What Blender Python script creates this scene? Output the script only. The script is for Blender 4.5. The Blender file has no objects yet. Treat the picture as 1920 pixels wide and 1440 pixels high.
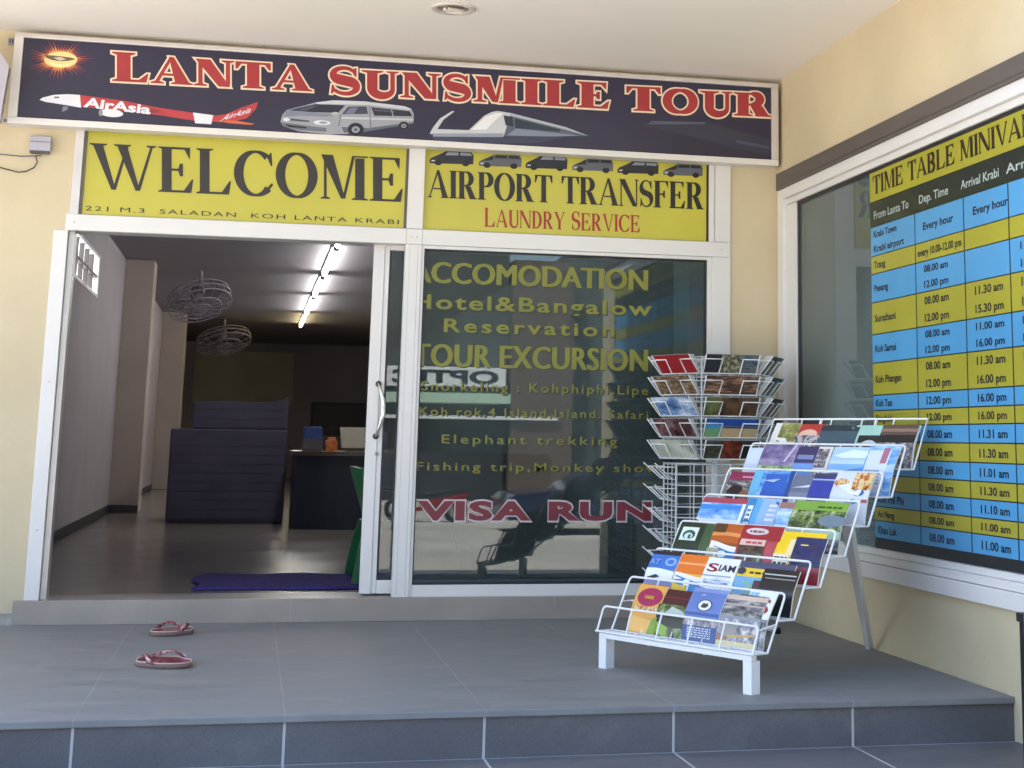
import bpy, bmesh, math, random
from mathutils import Vector, Matrix
random.seed(7)
S = bpy.context.scene
COL = S.collection
# ------------------------------------------------------------------ camera
PX, PY, F = 1181.3333, 274.7504, 2943.4346
CC = Vector((1.3377, -9.3124, 1.0210))
RM = Matrix(((0.97276, 0.22502, -0.05579), (-0.23143, 0.95676, -0.17623), (0.01372, 0.18434, 0.98277)))
cam = bpy.data.cameras.new('camera')
cam.sensor_width = 36
cam.lens = F / 1920 * 36
cam.shift_x = (960 - PX) / 1920
cam.shift_y = (PY - 720) / 1920
cam.clip_start = 0.05
cam.clip_end = 600
camo = bpy.data.objects.new('camera', cam)
COL.objects.link(camo)
m = Matrix.Identity(4)
for i in range(3):
    m[i][0] = RM[i][0]
    m[i][1] = RM[i][2]
    m[i][2] = -RM[i][1]
    m[i][3] = CC[i]
camo.matrix_world = m
S.camera = camo
# ------------------------------------------------------------------ light
SUN_EL, SUN_AZ = math.radians(60), math.radians(-38)      # azimuth from +Y towards +X: behind the shop, to the left
w = bpy.data.worlds.new('World')
S.world = w
w.use_nodes = True
nt = w.node_tree
bg = nt.nodes['Background']
sky = nt.nodes.new('ShaderNodeTexSky')
sky.sky_type = 'NISHITA'
sky.sun_disc = False
sky.sun_elevation = SUN_EL
sky.sun_rotation = SUN_AZ
nt.links.new(sky.outputs[0], bg.inputs[0])
bg.inputs[1].default_value = 0.12
sl = bpy.data.lights.new('sun', 'SUN')
sl.energy = 5.0
sl.angle = math.radians(0.5)
sl.color = (1.0, 0.94, 0.85)
so = bpy.data.objects.new('sun', sl)
COL.objects.link(so)
sd = Vector((math.sin(SUN_AZ) * math.cos(SUN_EL), math.cos(SUN_AZ) * math.cos(SUN_EL), math.sin(SUN_EL)))
so.rotation_euler = sd.to_track_quat('Z', 'Y').to_euler()
S.view_settings.view_transform = 'Standard'
S.view_settings.look = 'None'
S.view_settings.gamma = 1
S.view_settings.exposure = 2.5
S.cycles.max_bounces = 8
S.cycles.transparent_max_bounces = 16
S.cycles.use_denoising = True

# ------------------------------------------------------------------ where a point of the photograph lies on a real plane
def ray(u, v):
    return RM @ Vector(((u - PX) / F, 1, (PY - v) / F))
def on(u, v, axis, val):
    d = ray(u, v)
    return CC + d * ((val - CC[axis]) / d[axis])
def oy(u, v, y=0.0): return on(u, v, 1, y)
def ox(u, v, x): return on(u, v, 0, x)
def oz(u, v, z): return on(u, v, 2, z)

# ------------------------------------------------------------------ materials
def lin(c):
    return tuple(x / 12.92 if x <= 0.04045 else ((x + 0.055) / 1.055) ** 2.4 for x in c)
def hexc(h):
    h = h.lstrip('#')
    return lin(tuple(int(h[i:i + 2], 16) / 255 for i in (0, 2, 4)))
def base(name):
    mt = bpy.data.materials.new(name)
    mt.use_nodes = True
    return mt, mt.node_tree, mt.node_tree.nodes['Principled BSDF']
def noise(t, scale, detail=4, coord='Object', stretch=None):
    tc = t.nodes.new('ShaderNodeTexCoord')
    n = t.nodes.new('ShaderNodeTexNoise')
    n.inputs['Scale'].default_value = scale
    n.inputs['Detail'].default_value = detail
    if stretch:
        mp = t.nodes.new('ShaderNodeMapping')
        mp.inputs['Scale'].default_value = stretch
        t.links.new(tc.outputs[coord], mp.inputs[0])
        t.links.new(mp.outputs[0], n.inputs['Vector'])
    else:
        t.links.new(tc.outputs[coord], n.inputs['Vector'])
    return n
def ramp(t, fac, stops):
    r = t.nodes.new('ShaderNodeValToRGB')
    e = r.color_ramp.elements
    while len(e) < len(stops):
        e.new(0.5)
    for k, (p, c) in enumerate(stops):
        e[k].position = p
        e[k].color = (*c, 1)
    t.links.new(fac, r.inputs[0])
    return r
def paint(name, col, rough=0.5, var=0.06, scale=3.0, bump=0.0, bscale=60, metal=0.0, stretch=None, coat=0.0, spec=0.5):
    mt, t, b = base(name)
    b.inputs['Roughness'].default_value = rough
    b.inputs['Metallic'].default_value = metal
    b.inputs['Specular IOR Level'].default_value = spec
    if coat:
        b.inputs['Coat Weight'].default_value = coat
    n = noise(t, scale, 5, stretch=stretch)
    lo = tuple(max(0, c * (1 - var * 1.6)) for c in col)
    hi = tuple(min(1, c * (1 + var)) for c in col)
    r = ramp(t, n.outputs[0], [(0.25, lo), (0.75, hi)])
    t.links.new(r.outputs[0], b.inputs['Base Color'])
    if bump:
        n2 = noise(t, bscale, 3, stretch=stretch)
        bp = t.nodes.new('ShaderNodeBump')
        bp.inputs['Strength'].default_value = bump
        bp.inputs['Distance'].default_value = 0.004
        t.links.new(n2.outputs[0], bp.inputs['Height'])
        t.links.new(bp.outputs[0], b.inputs['Normal'])
    return mt
_pc = {}
def ink(h, rough=0.4):
    k = (h, rough)
    if k not in _pc:
        _pc[k] = paint('ink_' + h.strip('#'), hexc(h), rough, 0.04, 9)
    return _pc[k]
def photo(hs, scale=14, stretch=None):
    k = (tuple(hs), scale, stretch)
    if k not in _pc:
        mt, t, b = base('printed_photo')
        b.inputs['Roughness'].default_value = 0.22
        n = noise(t, scale, 7, stretch=stretch)
        n.inputs['Roughness'].default_value = 0.65
        st = [(0.34 + 0.32 * i / (len(hs) - 1), hexc(h)) for i, h in enumerate(hs)]
        r = ramp(t, n.outputs[0], st)
        t.links.new(r.outputs[0], b.inputs['Base Color'])
        _pc[k] = mt
    return _pc[k]
def glassmat(name, tint, refl_ior=1.5, dust_or_haze=0.03):
    mt = bpy.data.materials.new(name)
    mt.use_nodes = True
    t = mt.node_tree
    t.nodes.remove(t.nodes['Principled BSDF'])
    out = t.nodes['Material Output']
    tr = t.nodes.new('ShaderNodeBsdfTransparent')
    tr.inputs[0].default_value = (*tint, 1)
    gl = t.nodes.new('ShaderNodeBsdfGlossy')
    gl.inputs['Roughness'].default_value = 0.0
    fr = t.nodes.new('ShaderNodeFresnel')
    fr.inputs[0].default_value = refl_ior
    mx = t.nodes.new('ShaderNodeMixShader')
    t.links.new(fr.outputs[0], mx.inputs[0])
    t.links.new(tr.outputs[0], mx.inputs[1])
    t.links.new(gl.outputs[0], mx.inputs[2])
    df = t.nodes.new('ShaderNodeBsdfDiffuse')
    df.inputs[0].default_value = (.46, .52, .52, 1)
    nz = noise(t, 2.5, 6, stretch=(1, 1, .35))
    rm = ramp(t, nz.outputs[0], [(.25, (dust_or_haze * .55,) * 3), (.8, (dust_or_haze * 1.5,) * 3)])  # thin dust plus painted haze: a pale veil that lightens the pane
    m2 = t.nodes.new('ShaderNodeMixShader')
    t.links.new(rm.outputs[0], m2.inputs[0]); t.links.new(mx.outputs[0], m2.inputs[1]); t.links.new(df.outputs[0], m2.inputs[2])
    t.links.new(m2.outputs[0], out.inputs[0])
    return mt
def glow(name, col, strength):
    mt = bpy.data.materials.new(name)
    mt.use_nodes = True
    b = mt.node_tree.nodes['Principled BSDF']
    b.inputs['Base Color'].default_value = (0.8, 0.8, 0.8, 1)
    b.inputs['Emission Color'].default_value = (*col, 1)
    b.inputs['Emission Strength'].default_value = strength
    return mt
def tiles(name, c1, mort, sx, sy, x0, y0, rough, speck, axes='xy', grout=0.006, streak=None, dust_or_haze=0.42, fade=0.15):
    """tile grid in world metres, grout lines on multiples of sx, sy from x0, y0"""
    mt, t, b = base(name)
    b.inputs['Roughness'].default_value = rough
    tc = t.nodes.new('ShaderNodeTexCoord')
    sp = t.nodes.new('ShaderNodeSeparateXYZ')
    t.links.new(tc.outputs['Object'], sp.inputs[0])
    def line(sock, s, o):
        a = t.nodes.new('ShaderNodeMath'); a.operation = 'SUBTRACT'; a.inputs[1].default_value = o
        t.links.new(sock, a.inputs[0])
        d = t.nodes.new('ShaderNodeMath'); d.operation = 'PINGPONG'; d.inputs[1].default_value = s / 2
        t.links.new(a.outputs[0], d.inputs[0])
        l = t.nodes.new('ShaderNodeMath'); l.operation = 'LESS_THAN'; l.inputs[1].default_value = grout / 2
        t.links.new(d.outputs[0], l.inputs[0])
        return l
    ls = [line(sp.outputs['XYZ'.index(ax.upper())], s, o) for ax, s, o in zip(axes, (sx, sy), (x0, y0)) if s]
    g = ls[0].outputs[0]
    for q in ls[1:]:
        mx = t.nodes.new('ShaderNodeMath'); mx.operation = 'MAXIMUM'
        t.links.new(g, mx.inputs[0]); t.links.new(q.outputs[0], mx.inputs[1]); g = mx.outputs[0]
    n = noise(t, 2.2, 6, stretch=streak)
    n2 = noise(t, 260, 2)
    r = ramp(t, n.outputs[0], [(0.3, tuple(c * 0.82 for c in c1)), (0.7, tuple(c * 1.1 for c in c1))])
    r2 = ramp(t, n2.outputs[0], [(0.3, (1 - speck,) * 3), (0.7, (1 + speck,) * 3)])
    mu = t.nodes.new('ShaderNodeMix'); mu.data_type = 'RGBA'; mu.blend_type = 'MULTIPLY'; mu.inputs[0].default_value = 1
    t.links.new(r.outputs[0], mu.inputs[6]); t.links.new(r2.outputs[0], mu.inputs[7])
    mm = t.nodes.new('ShaderNodeMix'); mm.data_type = 'RGBA'
    mm.inputs[7].default_value = (*mort, 1)
    t.links.new(g, mm.inputs[0]); t.links.new(mu.outputs[2], mm.inputs[6])
    nd = noise(t, 1.1, 8)
    gm_ = ramp(t, nd.outputs[0], [(.38, (fade,) * 3), (.62, (1,) * 3)])
    gv = t.nodes.new('ShaderNodeMath'); gv.operation = 'MULTIPLY'
    t.links.new(g, gv.inputs[0]); t.links.new(gm_.outputs[0], gv.inputs[1]); t.links.new(gv.outputs[0], mm.inputs[0])
    du = t.nodes.new('ShaderNodeMix'); du.data_type = 'RGBA'; du.inputs[7].default_value = (.34, .31, .27, 1)
    nf = noise(t, 3.1, 9, stretch=(1, 2.2, 1)); nf.inputs['Roughness'].default_value = .7
    dr = ramp(t, nf.outputs[0], [(.50, (0, 0, 0)), (.78, (dust_or_haze,) * 3)])
    t.links.new(dr.outputs[0], du.inputs[0]); t.links.new(mm.outputs[2], du.inputs[6])
    t.links.new(du.outputs[2], b.inputs['Base Color'])
    bp = t.nodes.new('ShaderNodeBump'); bp.inputs['Strength'].default_value = 0.25; bp.inputs['Distance'].default_value = 0.002
    t.links.new(n2.outputs[0], bp.inputs['Height']); t.links.new(bp.outputs[0], b.inputs['Normal'])
    rr = ramp(t, n.outputs[0], [(0.25, (rough * 0.8,) * 3), (0.75, (min(1, rough * 1.2),) * 3)])
    t.links.new(rr.outputs[0], b.inputs['Roughness'])
    return mt

SKIRT = paint('dark_skirting_tile', (.05, .045, .06), .4, .1, 4)
CREAM = paint('cream_wall_paint', (0.585, 0.49, 0.32), 0.75, 0.09, 1.1, 0.55, 22)
CEIL = paint('ceiling_paint', (0.90, 0.85, 0.78), 0.85, 0.03, 0.9, 0.1, 50)
WHITE = paint('white_powder_coat', (0.70, 0.675, 0.645), 0.38, 0.02, 4)
WIRE = paint('white_coated_wire', (0.80, 0.80, 0.80), 0.35, 0.03, 9)
WIRE2 = paint('dull_grey_wire', (0.55, 0.56, 0.57), 0.4, 0.05, 9)
ALU = paint('brushed_aluminium', (0.62, 0.58, 0.55), 0.35, 0.05, 6, metal=0.3)
NAVY = paint('navy_sign_film', hexc('#2e2b42'), 0.3, 0.14, 1.4, 0.12, 4)
YEL = paint('yellow_sign_film', hexc('#bfb641'), 0.33, 0.10, 1.3, 0.12, 5)
TYEL = paint('yellow_table_film', hexc('#a29c2f'), 0.33, 0.09, 1.5, 0.10, 5)
TBLU = paint('blue_table_film', hexc('#4c97c8'), 0.33, 0.09, 1.5, 0.10, 5)
BLACK = paint('black_film', (0.015, 0.016, 0.018), 0.35, 0.1, 5)
RUB = paint('black_gasket', (0.012, 0.012, 0.014), 0.5, 0.1, 5)
DKGREEN = paint('dark_green_film', hexc('#1c2622'), 0.35, 0.1, 5)
CHROME = paint('polished_steel', (0.85, 0.8, 0.74), 0.12, 0.02, 5, metal=1.0)
BAND = paint('grey_brown_blind_box', (0.105, 0.088, 0.078), 0.55, 0.08, 3, stretch=(1, 1, 6))
CONC = paint('raw_render', (0.36, 0.33, 0.29), 0.9, 0.25, 12, 0.6, 60)
GLASS = glassmat('window_glass', (0.54, 0.63, 0.64), 1.6, .035)
GLASS2 = glassmat('side_window_glass', (0.80, 0.88, 0.86), 1.45, .10)  # stronger painted haze lifts the dim strip beside the timetable
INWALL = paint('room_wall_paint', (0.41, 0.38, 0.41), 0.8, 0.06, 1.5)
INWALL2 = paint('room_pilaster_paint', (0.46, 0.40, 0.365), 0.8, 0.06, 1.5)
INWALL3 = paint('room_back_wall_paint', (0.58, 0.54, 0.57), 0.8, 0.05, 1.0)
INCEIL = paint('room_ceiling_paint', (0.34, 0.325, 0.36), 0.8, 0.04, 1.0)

# ------------------------------------------------------------------ mesh building
class MB:
    def __init__(s):
        s.v, s.f, s.m, s.sm, s.mats = [], [], [], [], []
    def mi(s, mat):
        if mat not in s.mats:
            s.mats.append(mat)
        return s.mats.index(mat)
    def face(s, pts, mat, smooth=False):
        i = len(s.v)
        s.v += [tuple(p) for p in pts]
        s.f.append(tuple(range(i, i + len(pts))))
        s.m.append(s.mi(mat)); s.sm.append(smooth)
    def grid(s, rows, mat, smooth=True, close=False):
        i = len(s.v); n = len(rows[0]); k = s.mi(mat)
        for r in rows:
            s.v += [tuple(p) for p in r]
        for a in range(len(rows) - 1):
            for b in range(n if close else n - 1):
                c = (b + 1) % n
                s.f.append((i + a * n + b, i + a * n + c, i + (a + 1) * n + c, i + (a + 1) * n + b))
                s.m.append(k); s.sm.append(smooth)
    def box(s, x0, x1, y0, y1, z0, z1, mat, bev=0.0):
        x0, x1 = sorted((x0, x1)); y0, y1 = sorted((y0, y1)); z0, z1 = sorted((z0, z1))
        s.hexa([(x0, y0, z0), (x1, y0, z0), (x1, y1, z0), (x0, y1, z0), (x0, y0, z1), (x1, y0, z1), (x1, y1, z1), (x0, y1, z1)], mat, bev)
    def hexa(s, p, mat, bev=0.0):
        q = ((3, 2, 1, 0), (4, 5, 6, 7), (0, 1, 5, 4), (1, 2, 6, 5), (2, 3, 7, 6), (3, 0, 4, 7))
        if bev <= 0:
            i = len(s.v); k = s.mi(mat)
            s.v += [tuple(a) for a in p]
            for f in q:
                s.f.append(tuple(i + a for a in f)); s.m.append(k); s.sm.append(False)
            return
        bm = bmesh.new()
        vs = [bm.verts.new(a) for a in p]
        for f in q:
            bm.faces.new([vs[a] for a in f])
        bmesh.ops.bevel(bm, geom=list(bm.edges), offset=bev, segments=2, affect='EDGES', profile=0.6)
        s.add_bm(bm, mat)
    def add_bm(s, bm, mat, smooth=False):
        i = len(s.v); k = s.mi(mat)
        bm.verts.index_update()
        s.v += [tuple(v.co) for v in bm.verts]
        for f in bm.faces:
            s.f.append(tuple(i + v.index for v in f.verts)); s.m.append(k); s.sm.append(smooth)
        bm.free()
    def tube(s, pts, r, mat, n=6, cap=True, closed=False, radii=None):
        pts = [Vector(p) for p in pts]
        rows = []
        up = None
        N = len(pts)
        for a in range(N):
            if closed:
                d = (pts[(a + 1) % N] - pts[a - 1]).normalized()
            else:
                d = (pts[min(a + 1, N - 1)] - pts[max(a - 1, 0)]).normalized()
            if up is None:
                up = Vector((0, 0, 1)) if abs(d.z) < 0.9 else Vector((1, 0, 0))
            sx = d.cross(up).normalized()
            up = sx.cross(d).normalized()
            rr = radii[a] if radii else r
            rows.append([pts[a] + (sx * math.cos(2 * math.pi * k / n) + up * math.sin(2 * math.pi * k / n)) * rr for k in range(n)])
        if closed:
            rows.append(rows[0])
        s.grid(rows, mat, True, True)
        if cap and not closed:
            s.face(rows[0][::-1], mat); s.face(rows[-1], mat)
    def lathe(s, prof, c, mat, n=24, ax='z'):
        rows = []
        for r, h in prof:
            rr = []
            for k in range(n):
                a = 2 * math.pi * k / n
                if ax == 'z': rr.append((c[0] + r * math.cos(a), c[1] + r * math.sin(a), c[2] + h))
                else: rr.append((c[0] + r * math.cos(a), c[1] + h, c[2] + r * math.sin(a)))
            rows.append(rr)
        s.grid(rows, mat, True, True)
    def build(s, name, root=None):
        off = Vector((0, 0, 0)) if root is None else root_at(root)
        me = bpy.data.meshes.new(name)
        me.from_pydata([tuple(Vector(p) - off) for p in s.v], [], s.f)
        for mt in s.mats:
            me.materials.append(mt)
        me.polygons.foreach_set('material_index', s.m)
        me.polygons.foreach_set('use_smooth', s.sm)
        me.update()
        o = bpy.data.objects.new(name, me)
        COL.objects.link(o)
        if root is not None:
            o.parent = root
        return o
def root_at(o):
    p = Vector(o.location)
    while o.parent:
        o = o.parent
        p += Vector(o.location)
    return p
def tag(o, label, cat, group=None):
    o['label'] = label; o['category'] = cat
    if group: o['group'] = group
    return o
def struct(o):
    o['kind'] = 'structure'
    return o
def thing(name, label, cat, loc=(0, 0, 0), group=None):
    o = bpy.data.objects.new(name, None)
    o.empty_display_size = 0.1
    COL.objects.link(o)
    o.location = loc
    return tag(o, label, cat, group)

# ------------------------------------------------------------------ lettering
def offset_poly(p, g):
    n = len(p)
    A = sum(p[i][0] * p[(i + 1) % n][1] - p[(i + 1) % n][0] * p[i][1] for i in range(n))
    if A < 0: p = p[::-1]
    out = []
    for i in range(n):
        a, b, c = Vector(p[i - 1]), Vector(p[i]), Vector(p[(i + 1) % n])
        d1, d2 = (b - a).normalized(), (c - b).normalized()
        n1, n2 = Vector((d1.y, -d1.x)), Vector((d2.y, -d2.x))
        bi = (n1 + n2)
        k = bi.length
        bi.normalize()
        mlen = min(g / max(0.25, bi.dot(n1)), 2.5 * g) if k > 1e-6 else g
        out.append(tuple(b + bi * mlen))
    return out
def spine(pts, ws, g=0.0):
    """quads of a stroke along pts with widths ws, widened by g"""
    P = [Vector(p) for p in pts]
    n = len(P)
    closed = (P[0] - P[-1]).length < 1e-6
    if g and not closed:
        P[0] = P[0] + (P[0] - P[1]).normalized() * g
        P[-1] = P[-1] + (P[-1] - P[-2]).normalized() * g
    L, R_ = [], []
    for i in range(n):
        d = (P[min(i + 1, n - 1)] - P[max(i - 1, 0)]).normalized()
        if closed and i in (0, n - 1): d = (P[1] - P[-2]).normalized()
        nn = Vector((-d.y, d.x)) * (ws[i] / 2 + g)
        L.append(P[i] + nn); R_.append(P[i] - nn)
    return L, R_
def arc(cx, cy, rx, ry, a0, a1, n=18):
    return [(cx + rx * math.cos(math.radians(a0 + (a1 - a0) * i / n)), cy + ry * math.sin(math.radians(a0 + (a1 - a0) * i / n))) for i in range(n + 1)]
def arcw(a0, a1, T, t, n=18):
    """thick where the stroke runs upright"""
    return [t + (T - t) * abs(math.cos(math.radians(a0 + (a1 - a0) * i / n))) ** 1.2 for i in range(n + 1)]
def glyph(ch, T=0.17, t=0.05, s=0.07, h=0.045):
    P = []                                                    # ('p', pts) or ('s', pts, widths)
    def r(x0, y0, x1, y1): P.append(('p', [(x0, y0), (x1, y0), (x1, y1), (x0, y1)]))
    def q(*pts): P.append(('p', list(pts)))
    def sp(pts, ws): P.append(('s', pts, ws))
    def sf(x0, x1, y):                                        # a serif, bracketed
        if y < 0.5: q((x0 - s, 0), (x1 + s, 0), (x1 + s, h * .7), (x1, h * 1.5), (x0, h * 1.5), (x0 - s, h * .7))
        else: q((x0, 1 - h * 1.5), (x1, 1 - h * 1.5), (x1 + s, 1 - h * .7), (x1 + s, 1), (x0 - s, 1), (x0 - s, 1 - h * .7))
    b = h * 1.5
    if ch == ' ': return [], 0.34
    if ch in '.,': r(0.03, 0, 0.13, 0.1); return P, 0.2
    if ch == 'I':
        r(s, b, s + T, 1 - b); sf(s, s + T, 0); sf(s, s + T, 1); return P, T + 2 * s
    if ch in 'EFL':
        w = 0.62
        r(s, b, s + T, 1 - b); sf(s, s + T, 0); sf(s, s + T, 1)
        if ch in 'EF':
            r(s + T, 1 - t, w - .05, 1); q((w - .11, 1 - t), (w - .05, 1), (w, 1), (w - .01, .73))
            r(s + T, .5 - t / 2, w - .2, .5 + t / 2); q((w - .24, .5), (w - .2, .36), (w - .14, .36), (w - .14, .64), (w - .2, .64))
        if ch in 'EL':
            r(s + T, 0, w - .02, t); q((w - .12, t), (w - .02, 0), (w + .02, 0), (w + .06, .3), (w + .03, .3))
        return P, w + (.08 if ch in 'EL' else .02)
    if ch == 'T':
        w = 0.72; c = w / 2
        r(c - T / 2, b, c + T / 2, 1 - t); sf(c - T / 2, c + T / 2, 0)
        r(.05, 1 - t, w - .05, 1)
        q((0, 1), (.0, .72), (.04, .72), (.12, 1 - t), (.05, 1)); q((w, 1), (w - .05, 1), (w - .12, 1 - t), (w - .04, .72), (w, .72))
        return P, w
    if ch in 'PRB':
        r(s, b, s + T, 1 - b); sf(s, s + T, 0); sf(s, s + T, 1)
        m = .5 if ch == 'B' else .46
        x = s + T
        y0, y1 = m, 1
        rx, ry = .27, (y1 - y0) / 2
        sp(arc(x + .06, (y0 + y1) / 2, rx - T / 2 + .05, ry - t / 2, 90, -90), arcw(90, -90, T, t))
        r(x, 1 - t, x + .07, 1); r(x, m, x + .07, m + t)
        if ch == 'B':
            sp(arc(x + .06, .265, rx - T / 2 + .09, .265 - t / 2, 90, -90), arcw(90, -90, T * 1.05, t)); r(x, 0, x + .07, t)
            return P, x + .06 + rx + .12
        if ch == 'R':
            q((x + .03, m), (x + .03 + T * 1.1, m), (x + .44, b), (x + .44 - T * 1.15, b)); q((x + .44 - T * 1.15, 0), (x + .52, 0), (x + .50, h), (x + .44, b), (x + .44 - T * 1.15, b))
            return P, x + .52
        return P, x + .06 + rx + .06
    if ch == 'D':
        r(s, b, s + T, 1 - b); sf(s, s + T, 0); sf(s, s + T, 1)
        x = s + T
        sp(arc(x + .06, .5, .36 - T / 2 + .04, .5 - t / 2, 90, -90, 24), arcw(90, -90, T, t, 24)); r(x, 1 - t, x + .07, 1); r(x, 0, x + .07, t)
        return P, x + .5
    if ch == 'O':
        sp(arc(.42, .5, .42 - T / 2, .51 - t / 2, 0, 360, 40), arcw(0, 360, T, t, 40)); return P, .84
    if ch == 'C':
        sp(arc(.43, .5, .43 - T / 2, .51 - t / 2, 48, 318, 30), arcw(48, 318, T, t, 30))
        q((.66, .86), (.72, .98), (.745, .98), (.76, .68), (.73, .68)); q((.68, .12), (.78, .26), (.75, .3), (.64, .17))
        return P, .79
    if ch == 'G':
        sp(arc(.43, .5, .43 - T / 2, .51 - t / 2, 48, 318, 30), arcw(48, 318, T, t, 30)); r(.62, .05, .62 + T, .42); sf(.62, .62 + T, .4)
        return P, .85
    if ch == 'S':
        up = arc(.3, .745, .2, .235, 35, 235, 16)
        lo = arc(.31, .265, .215, .245, 55, -150, 16)
        pts = up + lo
        n = len(pts)
        TS = min(T * 1.12, .235)
        ws = [t + (TS - t) * math.exp(-((i / (n - 1) - .5) / .2) ** 2) for i in range(n)]
        sp(pts, ws)
        q((.44, .86), (.5, 1.0), (.53, 1.0), (.53, .68), (.5, .68)); q((.05, 0), (.08, 0), (.14, .14), (.1, .33), (.07, .33))
        return P, .6
    if ch == 'U':
        x1 = .62
        pts = [(s + T / 2, 1 - b), (s + T / 2, .36)] + arc((s + T / 2 + x1) / 2, .3, (x1 - s - T / 2) / 2, .275, 180, 360, 18) + [(x1, .36), (x1, 1 - b)]
        ws = [T, T] + [T + (t * 1.3 - T) * (i / 18) for i in range(19)] + [t * 1.3, t * 1.3]
        sp(pts, ws); sf(s, s + T, 1); sf(x1 - .03, x1 + .03, 1)
        return P, x1 + s + .04
    if ch == 'V' or ch == 'W':
        def vee(x):
            q((x, 1 - b), (x + T, 1 - b), (x + .36 + T * .35, 0), (x + .36 - T * .1, 0))
            q((x + .62, 1 - b), (x + .62 + t, 1 - b), (x + .36 + T * .35, 0), (x + .36 + T * .0, .0))
            sf(x, x + T, 1)
        vee(s)
        if ch == 'V': sf(s + .62, s + .62 + t, 1); return P, s * 2 + .62 + t
        vee(s + .46); sf(s + 1.08, s + 1.08 + t, 1)
        return P, s * 2 + 1.08 + t
    if ch == 'M':
        w = .98; tt = t * 1.1
        r(s + .02, b, s + .02 + tt, 1 - b); sf(s + .02, s + .02 + tt, 0)
        q((s - .04, 1), (s + .02 + T * .95, 1), (w / 2 + T * .15, .02), (w / 2 - T * .3, .02))
        q((w - s - T, 1), (w / 2 + T * .15, .02), (w / 2 - T * .15, .02), (w - s - T - .06, 1))
        r(w - s - T, b, w - s, 1 - b); sf(w - s - T, w - s, 0); q((w - s - T - .03, 1 - h), (w, 1 - h), (w, 1), (w - s - T - .03, 1))
        return P, w
    if ch == 'N':
        w = .82
        r(s, b, s + t, 1 - b); sf(s, s + t, 0)
        q((s - .06, 1), (s + T * .95, 1), (w - s, 0), (w - s - T * .9, 0))
        r(w - s - t, .05, w - s, 1 - b); sf(w - s - t, w - s, 1)
        return P, w
    if ch == 'A':
        w = .84
        q((s, b), (s + t, b), (w / 2 + .02, .97), (w / 2 - .04, 1)); q((w / 2 - .06, 1), (w / 2 + .04, 1), (w - s + .01, b), (w - s - T * 1.05, b))
        r(w * .27, .3, w * .68, .3 + t); sf(s, s + t, 0); sf(w - s - T, w - s, 0)
        return P, w
    if ch == 'Y':
        w = .78
        q((s, 1 - b), (s + T, 1 - b), (w / 2 + T / 2, .46), (w / 2 - T / 2, .46)); q((w - s - t, 1 - b), (w - s, 1 - b), (w / 2 + T / 2, .46), (w / 2 + T * .15, .46))
        r(w / 2 - T / 2, b, w / 2 + T / 2, .46); sf(w / 2 - T / 2, w / 2 + T / 2, 0); sf(s, s + T, 1); sf(w - s - t, w - s, 1)
        return P, w
    return [], .4
def serif_text(mb, txt, quad, mat, depth, T=0.17, t=0.05, s=0.07, h=0.045, gap=0.06, g=0.0, capscale=1.0, dstep=0.00012):
    """quad: four 3D points bl, br, tr, tl of the line of capitals; depth: how far in front of the panel"""
    bl, br, tr, tl = [Vector(p) for p in quad]
    nrm = (br - bl).cross(tl - bl).normalized()
    items, x = [], 0.0
    for k, ch in enumerate(txt):
        P, adv = glyph(ch, T, t, s, h)
        sc = capscale if (k == 0 or txt[k - 1] == ' ') else 1.0
        items.append((P, x, sc)); x += adv * sc + gap
    W = x - gap
    H = (tl - bl).length; WW = (br - bl).length
    gx, gy = g / WW * W, g / H
    def put(p, d):
        a = p[0] / W
        lo = bl.lerp(br, a); hi = tl.lerp(tr, a)
        return lo + (hi - lo) * p[1] + nrm * d
    for P, x0, sc in items:
        for j, pr in enumerate(P):
            d = depth + j * dstep
            asp = WW / W / H                                   # glyph x unit / y unit in metres
            f = lambda p: (x0 + p[0] * sc, p[1] * sc)
            if pr[0] == 'p':
                pts = [((x0 + a * sc) * asp, b_ * sc) for a, b_ in pr[1]]
                if g: pts = offset_poly(pts, gy)
                n = len(pts)
                A = sum(pts[i][0] * pts[(i + 1) % n][1] - pts[(i + 1) % n][0] * pts[i][1] for i in range(n))
                if A < 0: pts = pts[::-1]
                mb.face([put((a / asp, b_), d) for a, b_ in pts], mat)
            else:
                pts = [((x0 + a * sc) * asp, b_ * sc) for a, b_ in pr[1]]
                ws = [q_ * sc * (asp * .5 + .5) if asp < 1 else q_ * sc * min(asp, 1.6) for q_ in pr[2]]
                L, R_ = spine(pts, ws, gy)
                mb.grid([[put((p.x / asp, p.y), d) for p in R_], [put((p.x / asp, p.y), d) for p in L]], mat, False)
_tc = {}
def flat_text(txt, bold=0.0, space=1.0):
    k = (txt, bold, space)
    if k not in _tc:
        cu = bpy.data.curves.new('text', 'FONT')
        cu.body = txt; cu.size = 1; cu.offset = bold; cu.space_character = space; cu.resolution_u = 3
        o = bpy.data.objects.new('text', cu)
        COL.objects.link(o)
        dg = bpy.context.evaluated_depsgraph_get(); dg.update()
        me = bpy.data.meshes.new_from_object(o.evaluated_get(dg))
        _tc[k] = ([tuple(v.co) for v in me.vertices], [tuple(p.vertices) for p in me.polygons])
        bpy.data.objects.remove(o); bpy.data.curves.remove(cu); bpy.data.meshes.remove(me)
    return _tc[k]
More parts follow.
